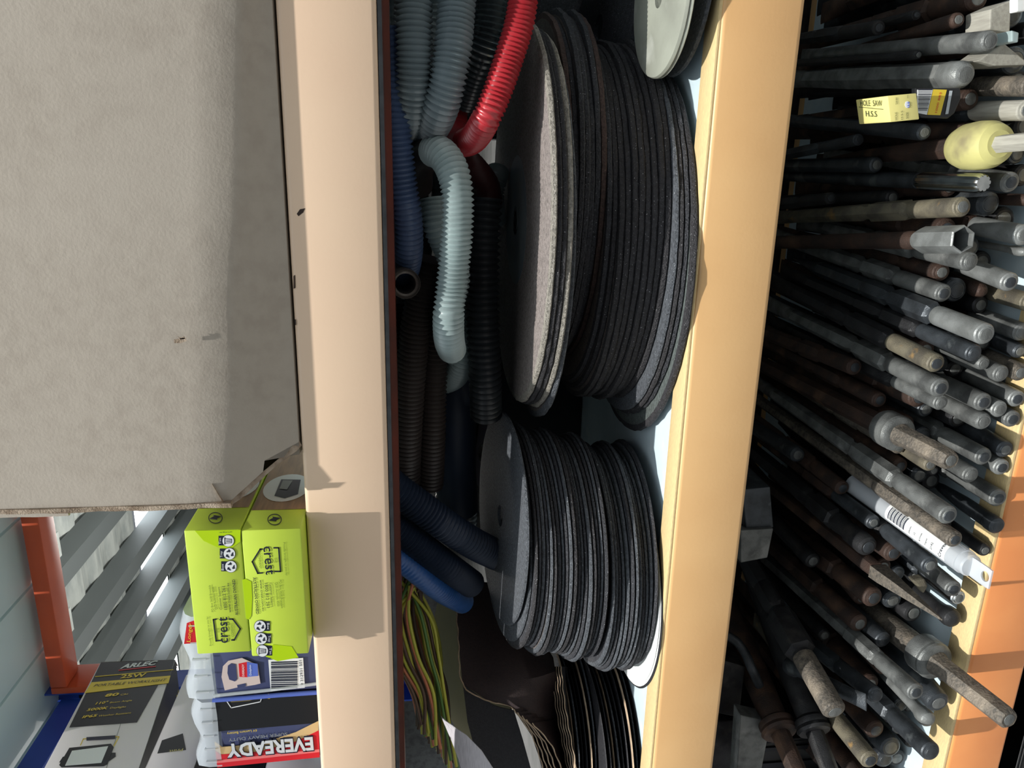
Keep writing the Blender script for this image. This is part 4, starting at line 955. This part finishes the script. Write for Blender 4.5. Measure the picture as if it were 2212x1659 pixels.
def rod_part(name, par, A_, u, secs, mat, sides=24):
    """secs: (distance, radius, hexness); lofted along u from A_"""
    A_ = np.array(A_); up = np.array([0, 0, 1.]); a = nm(np.cross(u, up)); b = np.cross(a, u); vs = []; fs = []
    ph = .26
    for s_, r_, h in secs:
        for k in range(sides):
            q = 2*math.pi*k/sides; hq = ((q+math.pi/6) % (math.pi/3))-math.pi/6
            f_ = (1-h)+h*(math.cos(math.pi/6)/math.cos(hq))*1.08
            vs.append(A_+u*s_+r_*f_*(math.cos(q+ph)*a+math.sin(q+ph)*b))
    n = len(secs)
    for i in range(n-1):
        for k in range(sides): k2 = (k+1) % sides; fs.append((i*sides+k, i*sides+k2, (i+1)*sides+k2, (i+1)*sides+k))
    fs += [tuple(range(sides))[::-1], tuple((n-1)*sides+k for k in range(sides))]
    return mesh(name, vs, fs, mat, par, smooth=28)
def tip_part(par, A_, u, s0, s1, r_, mat, flat=True):
    A_ = np.array(A_); up = np.array([0, 0, 1.]); a = nm(np.cross(u, up)); b = np.cross(a, u); vs = []; fs = []; n = 16; K = 7
    for i in range(K):
        t = i/(K-1); w_ = r_*(1+.15*t if flat else 1-.93*t); h = r_*(1-.9*t)
        for k in range(n):
            q = 2*math.pi*k/n; vs.append(A_+u*(s0+(s1-s0)*t)+a*w_*math.cos(q)+b*h*math.sin(q))
    for i in range(K-1):
        for k in range(n): k2 = (k+1) % n; fs.append((i*n+k, i*n+k2, (i+1)*n+k2, (i+1)*n+k))
    fs += [tuple(range(n))[::-1], tuple((K-1)*n+k for k in range(n))]
    return mesh('tip', vs, fs, mat, par, smooth=40)
def end_face(par, A_, u, r_, kind=0):
    c_ = [(-.0006, r_*.22, 0), (-.0006, r_*.50, 0), (-.0001, r_*.56, 0), (.0004, r_*.62, 0)]
    rod_part('end_face', par, A_, u, [(.0004, r_*.60, 0), (-.0003, r_*.55, 0), (-.0005, r_*.50, 0)], M['steel' if kind else 'steel_b'])
seen = 0
for i, (h0, t0, d_, kind, mt, lab) in enumerate(rods):
    H, T = A[i], B[i]; L_ = np.linalg.norm(T-H); u = (T-H)/L_; r = d_/2; rr_ = random.Random(i*7+1)
    nme = {'socket': 'box_socket', 'guard': 'guarded_chisel', 'tube': 'drill_bit_tube', 'collar': 'collared_steel_bar', 'collarbig': 'collared_steel_bar', 'flange': 'flanged_steel_bar', 'plain': 'steel_bar', 'ball': 'steel_bar', 'spline': 'splined_bit', 'tap': 'steel_rod'}.get(kind, 'chisel')
    if lab is None: lab_, grp = f"{ {'dark':'black','steel_b':'dark blue-grey','rust':'rusty brown'}[mt] } steel buried low in the pile under the other chisels", f"{ {'dark':'black','steel_b':'dark blue-grey','rust':'rusty brown'}[mt] } steels buried in the pile"
    else: lab_, grp = lab, None
    cat = {'socket': 'socket', 'tube': 'plastic tube', 'plain': 'bar', 'ball': 'bar', 'collar': 'bar', 'collarbig': 'bar', 'flange': 'bar', 'tap': 'bar', 'spline': 'drill bit'}.get(kind, 'chisel')
    ro = empty(nme, Vector(H), lab_, cat, grp); m_ = M[mt]
    bodym = M[rr_.choice(['dark', 'rust', 'steel_b'])] if mt not in ('dark', 'rust') and kind not in ('collar', 'collarbig', 'blade') else m_
    if mt in ('steel', 'steel_l', 'rust_y', 'tan_steel', 'steel_b') and rr_.random() < .6: bodym = m_
    ch = min(.0035, r*.3)
    head = [(0, r*.64, 0), (.0008, r*.72, 0), (ch*.5, r*.90, 0), (ch, r, 0)]
    if kind in ('sds', 'sds_point', 'sdswide', 'neck'):
        Ls = .052+.02*rr_.random(); k_ = 1.22 if kind == 'sdswide' else 1.0
        if kind == 'neck': head = [(0, r*.72, 0), (.002, r*.95, 0), (.006, r*1.02, 0), (.03, r*1.0, 0), (.034, r*.85, 0)]
        rod_part('shank', ro, H, u, head+[(Ls-.003, r*.99, 0), (Ls, r*.95, 0)], m_)
        e1 = Ls+.045+.03*rr_.random()
        secs = [(Ls+.0002, r*.95, 0), (Ls+.0003, r*.80, 0), (Ls+.004, r*.84, .3), (Ls+.0075, r*1.10*k_, 1), (e1, r*1.10*k_, 1), (e1+.003, r*.84, .6), (e1+.009, r*.80, .3), (e1+.013, r*1.0, 1)]
        Le = L_-.07
        if Le > e1+.03:
            if rr_.random() < .6:
                e2 = e1+.03+(Le-e1-.03)*.4*rr_.random(); secs += [(e2, r*.97, 1), (e2+.003, r*.85, .5), (e2+.007, r*.94, .8)]
            secs += [(Le, r*.88, .9)]
        else: Le = e1+.0125
        rod_part('shaft', ro, H, u, secs, bodym)
        if L_ > Le+.005: tip_part(ro, H, u, Le, L_, r*.92, bodym, flat=(kind != 'sds_point'))
        end_face(ro, H, u, r, i % 2)
    elif kind == 'plain':
        rod_part('shaft', ro, H, u, [(0, r*.75, 0), (.0015, r*.93, 0), (.004, r, 0), (.03, r, 0), (.034, r*.97, .4 if i % 2 else 0), (L_-.04, r*.92, .9 if i % 2 else 0)], m_)
        tip_part(ro, H, u, L_-.04, L_, r*.92, m_); end_face(ro, H, u, r, 1)
    elif kind == 'ball':
        rod_part('shaft', ro, H, u, [(.0, r*.3, 0), (.001, r*.6, 0), (.004, r*.9, 0), (.008, r, 0), (.014, r*.96, 0), (.020, r*.75, 0), (.028, r*.7, 0), (L_-.03, r*.72, 0)], m_)
        tip_part(ro, H, u, L_-.03, L_, r*.7, m_)
    elif kind == 'hexbig':
        rod_part('head', ro, H, u, [(0, r*.62, 0), (.001, r*.78, 0), (.005, r*.98, 0), (.008, r, .1), (.020, r, .3), (.024, r*.94, .9)], M['steel_l'])
        rod_part('shaft', ro, H, u, [(.0242, r*.94, .9), (.10, r*.93, 1), (.11, r*1.0, .8), (.16, r*1.0, .6), (L_-.05, r*.8, .8)], m_)
        tip_part(ro, H, u, L_-.05, L_, r*.8, m_); end_face(ro, H, u, r, 1)
    elif kind == 'spline':
        nn = 9; vs = []; fs = []; a_ = nm(np.cross(u, (0, 0, 1))); b_ = np.cross(a_, u); sd_ = 36
        for q_, (s_, rf) in enumerate([(0, .80), (.002, .95), (.004, 1), (.075, 1), (.08, .8)]):
            for k in range(sd_):
                g_ = .82 if (k % 4) in (2,) else 1; q = 2*math.pi*k/sd_; vs.append(H+u*s_+r*rf*g_*(math.cos(q)*a_+math.sin(q)*b_))
        for q_ in range(4):
            for k in range(sd_): k2 = (k+1) % sd_; fs.append((q_*sd_+k, q_*sd_+k2, (q_+1)*sd_+k2, (q_+1)*sd_+k))
        fs += [tuple(range(sd_))[::-1], tuple(4*sd_+k for k in range(sd_))]
        mesh('splined_shank', vs, fs, m_, ro, smooth=25)
        rod_part('shaft', ro, H, u, [(.0805, r*.9, 0), (.15, r*.9, 0), (L_, r*.8, 0)], M['steel_b'])
    elif kind == 'tap':
        rod_part('head', ro, H, u, [(0, r*.7, 0), (.0015, r*.95, 0), (.004, r, 0), (.011, r, 0), (.013, r*.9, 0)], m_); end_face(ro, H, u, r, 0)
        rod_part('shaft', ro, H, u, [(.0132, r*.93, 0), (.05, r*.9, 0), (.085, r*.6, 0), (.09, r*.45, 0), (.10, r*.4, 0), (.105, r*.7, 0), (L_, r*.7, 0)], m_)
    elif kind in ('collar', 'collarbig'):
        e = .068 if kind == 'collar' else .088; cr = r*1.85
        rod_part('shank', ro, H, u, [(0, r*.72, .4), (.002, r*.86, .6), (.004, r*.92, .8), (e-.006, r*.98, .9), (e, r*1.15, .3)], m_)
        rod_part('collar', ro, H, u, [(e+.0002, r*1.15, 0), (e+.0012, cr*.86, 0), (e+.0025, cr*.95, 0), (e+.005, cr, 0), (e+.008, cr*.97, 0), (e+.010, cr, 0), (e+.022, cr, 0), (e+.0245, cr*.95, 0), (e+.0255, r*1.1, .3)], M['steel'])
        hb = r*(1.0 if kind == 'collar' else 1.22)
        rod_part('shaft', ro, H, u, [(e+.0262, hb, .5), (e+.035, hb, 1 if kind == 'collar' else 0), (L_-.07, hb*.95, 1 if kind == 'collar' else 0)], M['rust'] if kind == 'collar' else m_)
        tip_part(ro, H, u, L_-.07, L_, hb*.93, M['rust'], True); end_face(ro, H, u, r*.9, 1)
    elif kind == 'flange':
        e = .055; cr = r*1.7
        rod_part('shank', ro, H, u, [(0, r*.7, 0), (.003, r*.85, .3), (e, r*.85, .6)], m_)
        rod_part('flange', ro, H, u, [(e+.0002, r*1.0, 0), (e+.001, cr*.9, 0), (e+.004, cr, 0), (e+.008, cr*.92, 0), (e+.010, cr*.97, 0), (e+.014, cr*.97, 0), (e+.018, r*1.2, 0)], m_)
        rod_part('shaft', ro, H, u, [(e+.0182, r*1.2, 0), (e+.09, r*1.35, 0), (L_, r*1.1, 0)], m_)
    elif kind == 'blade':
        a_ = nm(np.cross(u, (0, 0, 1))); b_ = np.cross(a_, u); vs = []; fs = []; n = 12; rows_ = [(0, .05, .10), (.003, .08, .16), (.055, .60, .72), (.080, .90, .95), (.092, .97, .98)]
        for s_, hh, ww in rows_:
            for k in range(n):
                q = 2*math.pi*(k+.5)/n; vs.append(H+u*s_+a_*r*.70*ww*max(-.8, min(.8, math.cos(q)*1.2))+b_*(r*hh*max(-.75, min(.75, math.sin(q)*1.2))-r*.25*(1-hh)))
        for q_ in range(len(rows_)-1):
            for k in range(n): k2 = (k+1) % n; fs.append((q_*n+k, q_*n+k2, (q_+1)*n+k2, (q_+1)*n+k))
        fs += [tuple(range(n))[::-1], tuple((len(rows_)-1)*n+k for k in range(n))]
        mesh('blade', vs, fs, M['tan_steel'], ro, smooth=20)['label'] = 'pale ground blade'
        rod_part('shaft', ro, H, u, [(.0922, r*.72, .6), (.11, r*.78, .3), (.22, r*.70, .3), (L_, r*.5, .3)], M['rust'])
    elif kind == 'socket':
        a_ = nm(np.cross(u, (0, 0, 1))); b_ = np.cross(a_, u); vs = []; fs = []; n = 24
        def hr(q): hq = ((q+math.pi/6) % (math.pi/3))-math.pi/6; return math.cos(math.pi/6)/math.cos(hq)*1.08
        prof_ = [(.0, .70, 1), (.0, .76, 1), (.0012, .82, .9), (.048, .84, .7), (.056, .60, 0), (.030, .50, 0), (.030, .69, 1)]
        for q_, (s_, f_, h_) in enumerate(prof_):
            for k in range(n): q = 2*math.pi*k/n+.0; ff = (1-h_)+h_*hr(q); vs.append(H+u*s_+r*f_*ff*(math.cos(q+.5)*a_+math.sin(q+.5)*b_))
        for q_ in range(len(prof_)):
            q2 = (q_+1) % len(prof_)
            for k in range(n): k2 = (k+1) % n; fs.append((q_*n+k, q_*n+k2, q2*n+k2, q2*n+k))
        mesh('socket_head', vs, fs, m_, ro, smooth=25)
        rod_part('socket_floor', ro, H, u, [(.029, r*.68, 1), (.031, r*.68, 1)], M['rust'])
        rod_part('shaft', ro, H, u, [(.052, r*.5, 0), (.062, r*.62, 0), (.066, r*.64, 0), (.075, r*.60, 0), (L_-.02, r*.58, 0), (L_, r*.3, 0)], M['rust'])
    elif kind == 'guard':
        r2 = r*.55
        rod_part('shank', ro, H, u, [(-.03, r2*1.15, .9), (.030, r2*1.15, .9)], M['palewood'])
        rod_part('hand_guard', ro, H, u, [(.022, r2*1.0, 0), (.022, r2*1.8, 0), (.025, r2*2.7, 0), (.032, r2*3.2, 0), (.044, r2*3.35, 0), (.058, r2*3.2, 0), (.067, r2*2.7, 0), (.071, r2*2.0, 0), (.0735, r2*1.0, 0)], M['guard'], 36)
        rod_part('shaft', ro, H, u, [(.0737, r2*1.5, .7), (.12, r2*1.5, .7), (.20, r2*1.2, .6)], M['rust'])
        tip_part(ro, H, u, .20, L_-.06, r2*1.2, M['rust'], False)
    elif kind == 'tube':
        rod_part('tube_body', ro, H, u, [(.022, r*.3, 0), (.0225, r*.78, 0), (.024, r*.88, 0), (.030, r*.9, 0), (.0305, r*.97, 0), (L_, r*.97, 0)], m_, 32)
        a_ = nm(np.cross(u, (0, 0, 1))); b_ = np.cross(a_, u)
        # hang tab with a round hole
        vs = []; fs = []; n = 24; out = []; inn = []
        for k in range(n):
            q = 2*math.pi*k/n; cx_, sx_ = math.cos(q), math.sin(q); m2 = max(abs(cx_), abs(sx_)*.95)
            out.append((.012*cx_/m2, .0085*sx_/m2)); inn.append((-.002+.0045*cx_, .0045*sx_))
        for (p_, w_) in out: vs.append(H+u*(.012+p_)+a_*w_*1.0+b_*.0008)
        for (p_, w_) in inn: vs.append(H+u*(.008+p_)+a_*w_+b_*.0008)
        for (p_, w_) in out: vs.append(H+u*(.012+p_)+a_*w_*1.0-b_*.0008)
        for (p_, w_) in inn: vs.append(H+u*(.008+p_)+a_*w_-b_*.0008)
        for k in range(n):
            k2 = (k+1) % n; fs += [(k, k2, n+k2, n+k), (2*n+k, 3*n+k, 3*n+k2, 2*n+k2), (k, 2*n+k, 2*n+k2, k2), (n+k, n+k2, 3*n+k2, 3*n+k)]
        mesh('hang_tab', vs, fs, m_, ro)
        # label wrapped round the tube on the side facing out
        vc = nm(np.array(CAM)-(H+u*.09)); vc = nm(vc-u*vc.dot(u)); wc = np.cross(u, vc); vs = []; fs = []
        s0_, s1_ = .042, .128; na = 10; rl = r*.985
        for s_ in (s0_, s1_):
            for k in range(na+1): q = -1.05+1.5*k/na; vs.append(H+u*s_+rl*(math.cos(q)*vc+math.sin(q)*wc))
        for k in range(na): fs.append((k, k+1, na+2+k, na+1+k))
        mesh('paper_label', vs, fs, M['paper'], ro, smooth=60)
        q = -.30; nl = math.cos(q)*vc+math.sin(q)*wc; tl = -math.sin(q)*vc+math.cos(q)*wc
        def lab_txt(s, sa, off, size):
            c = bpy.data.curves.new('t', 'FONT'); c.body = s; c.resolution_u = 2
            to = bpy.data.objects.new('t', c); COL.objects.link(to); dg = bpy.context.evaluated_depsgraph_get(); dg.update()
            me = bpy.data.meshes.new_from_object(to.evaluated_get(dg)); bpy.data.objects.remove(to)
            us, vs_ = tl, None
            for q_ in me.vertices:
                X_, Y_ = q_.co.x*size+off, q_.co.y*size; ang = X_/rl+q
                q_.co = Vector(H+u*(sa+Y_)+(rl+.0004)*(math.cos(ang)*vc+math.sin(ang)*wc))-ro.location
            me.materials.clear(); me.materials.append(M['navy']); o = bpy.data.objects.new('lettering', me); COL.objects.link(o); o.parent = ro
        lab_txt('Craven', .046, -.0075, .0052); lab_txt('2142', .058, -.006, .0035); lab_txt('Taper', .066, -.006, .003); lab_txt('8.5mm', .074, -.006, .003); lab_txt('22', .082, -.004, .003); lab_txt('20mm', .089, -.006, .003)
        for k in range(16):
            s_ = .098+k*.0016; vs = []
            for ds in (0, .0006+.0006*(k % 3 == 0)):
                for q2 in np.linspace(-.85, .25, 7): vs.append(H+u*(s_+ds)+(rl+.0003)*(math.cos(q2)*vc+math.sin(q2)*wc))
            mesh('barcode_bar', vs, [(a1_, a1_+1, a1_+8, a1_+7) for a1_ in range(6)], M['navy'], ro)
# orange paint spot is part of the very long chisel
# ------------------------------------------------------------------ hole saw packs and odd pieces
hp = empty('hole_saw_box', V(1915, 235, .0), 'small pale yellow hole saw box standing on the chisels', 'box')
def boxpx(name, tl, tr, bl, Yf, dpt, mat, par):
    """front face fixed by three pixels on the plane Y = Yf"""
    a, b, c = V(*tl, Yf), V(*tr, Yf), V(*bl, Yf); return obox(name, a, b-a, c-a, Vector((0, dpt, 0)), mat, par, bevel=.0008)
# top face (left in the photo) and front face
q0, q1 = V(1917,207,-.01), V(1924,264,-.01); dn = V(1980,201,-.01)-q0
back = PZ(1850,204,q0.z)-q0; back = Vector((0, back.y, 0))
obox('carton', q0, q1-q0, dn, back, M['pale_yellow'], hp, bevel=.0008)
Ff = Face(q0, (0, -1, 0)); nt_ = np.cross(np.array(q1-q0), np.array(back)); nt_ = nt_ if nt_[2] > 0 else -nt_; Ft = Face(q0, nt_)
Ff = Face(q0, -np.cross(np.array(q1-q0), np.array(dn)) if np.cross(np.array(q1-q0), np.array(dn))[1] > 0 else np.cross(np.array(q1-q0), np.array(dn)))
ink = pbr('green_black_ink', (.06,.08,.03), .6)
txt('HOLE  SAW', Ft, (1860,228), (1907,229), ink, hp, cap=7); txt('H.S.S', Ft, (1872,251), (1896,252), ink, hp, cap=7)
line_px(Ft, [(1857,231),(1908,236)], 1, ink, hp, 'print_line')
txt('HOLE', Ff, (1937,259), (1937,242), ink, hp, cap=5); txt('SAW', Ff, (1938,225), (1938,210), ink, hp, cap=5); txt('H.S.S', Ff, (1949,258), (1949,239), ink, hp, cap=4)
txt('SIZE', Ff, (1961,256), (1961,242), ink, hp, cap=5); txt('18.8', Ff, (1963,232), (1963,220), M['bluemid'], hp, cap=5, bold=.03, lift=.001); decal('price_sticker', Ff, circ(1959,226,5,7.5,16), M['white'], hp, .0006); txt('mm', Ff, (1961,212), (1961,205), ink, hp, cap=3)
bh = empty('blister_hanger', V(2020, 225, .02), 'black plastic hanger pack with a yellow barcode label behind the hole saw box', 'pack')
Fh = Face(V(2020,225,.018), (0, -1, 0)); 
def slab(name, pts, Yf, th, mat, par, bev=0):
    a = [V(x, y, Yf) for x, y in pts]; b = [p+Vector((0, th, 0)) for p in a]; n = len(pts)
    return mesh(name, a+b, [tuple(range(n)), tuple(range(2*n-1, n-1, -1))]+[(i, (i+1) % n, n+(i+1) % n, n+i) for i in range(n)], mat, par, bevel=bev)
slab('hanger_card', [(1978,190),(2075,190),(2076,212),(2062,245),(2048,256),(1990,254),(1978,245)], .018, .006, M['black'], bh, .0008)
decal('barcode_label', Fh, [(1980,194),(2014,193),(2001,248),(1980,244)], M['white'], bh, .0008)
for k in range(14): x = 194+k*3.4; line_px(Fh, [(1983,x),(2011-k*.8,x)], 1.0+.9*(k % 3 == 0), M['navy'], bh, 'barcode_bar', .0012)
decal('yellow_label', Fh, [(2015,193),(2044,194),(2030,249),(2002,248)], M['yellow'], bh, .0008)
txt('1000 883', Fh, (2022,244), (2032,200), M['red'], bh, cap=5, lift=.0012)
decal('hang_slot', Fh, [(2050,196),(2056,196),(2047,246),(2041,247)], M['plastic'], bh, .0009)
# pale blocks at the right-hand edge
for pts, Yf, mt, lab in (([(2140,20),(2185,0),(2182,70),(2138,64)], .03, 'palewood', 'pale grey rectangular block at the top right corner of the pile'),
        ([(2168,92),(2212,128),(2225,140),(2150,142),(2112,132)], .02, 'palewood', 'pale grey wedge block below the rectangular block'),
        ([(2196,-5),(2225,-5),(2225,22),(2196,26)], -.01, 'paper', 'small white label block in the top right corner'),
        ([(2186,65),(2202,70),(2200,92),(2186,90)], .0, 'h_pale', 'tiny pale cap between the two pale blocks')):
    o = slab('steel_block', pts, Yf, .008 if mt == 'paper' else .03, M[mt], None, .001); tag(o, lab, 'block')
# grey square bracket and dark clutter at the far left of the bay
o = slab('square_bracket', [(1602,1058),(1664,1052),(1671,1140),(1612,1143)], .12, .10, M['steel_b'], None, .001); tag(o, 'grey square steel block under the orange-yellow beam', 'block')
sb = empty('steel_bracket', V(1630, 1180, .11), 'pale square plate with a round boss beside the grey square block', 'bracket')
slab('plate', [(1600,1146),(1671,1142),(1658,1205),(1600,1216)], .115, .012, M['steel'], sb, .001)
for k, (pts, Yf, th, mt, lab) in enumerate([([(1600,1545),(1665,1560),(1640,1690),(1590,1690)], .08, .02, 'steel', 'mottled grey angled plate in the shadow at the bottom edge'),
        ([(1556,1425),(1610,1440),(1596,1550),(1548,1540)], .12, .06, 'dark', 'dark ribbed casting in shadow under the beam at the bottom of the photo'),
        ([(1540,1560),(1590,1555),(1580,1690),(1530,1690)], .12, .06, 'dark', 'second dark casting in shadow below the ribbed one')]):
    o = slab('steel_plate', pts, Yf, th, M[mt], None, .001); tag(o, lab, 'plate')
P, _ = resample(catmull([np.array(V(*p)) for p in ((1560,1368,.14),(1590,1385,.13),(1610,1412,.12),(1622,1440,.11),(1640,1480,.11))], 8), .004)
vs, fs = tube_mesh(P, [.0055]*len(P), 10); o = mesh('curved_rod', vs, fs, M['steel_b'], smooth=60); tag(o, 'curved dark rod hooking out of the shadow under the beam', 'rod')
# material for the broken bit of wrapping between the chisels
o = slab('resin_lump', [(1972,1255),(1998,1250),(2006,1266),(1996,1284),(1984,1270)], .0, .01, M['rust_y'], None, .002); tag(o, 'small yellow-brown lump lodged between chisels', 'lump')
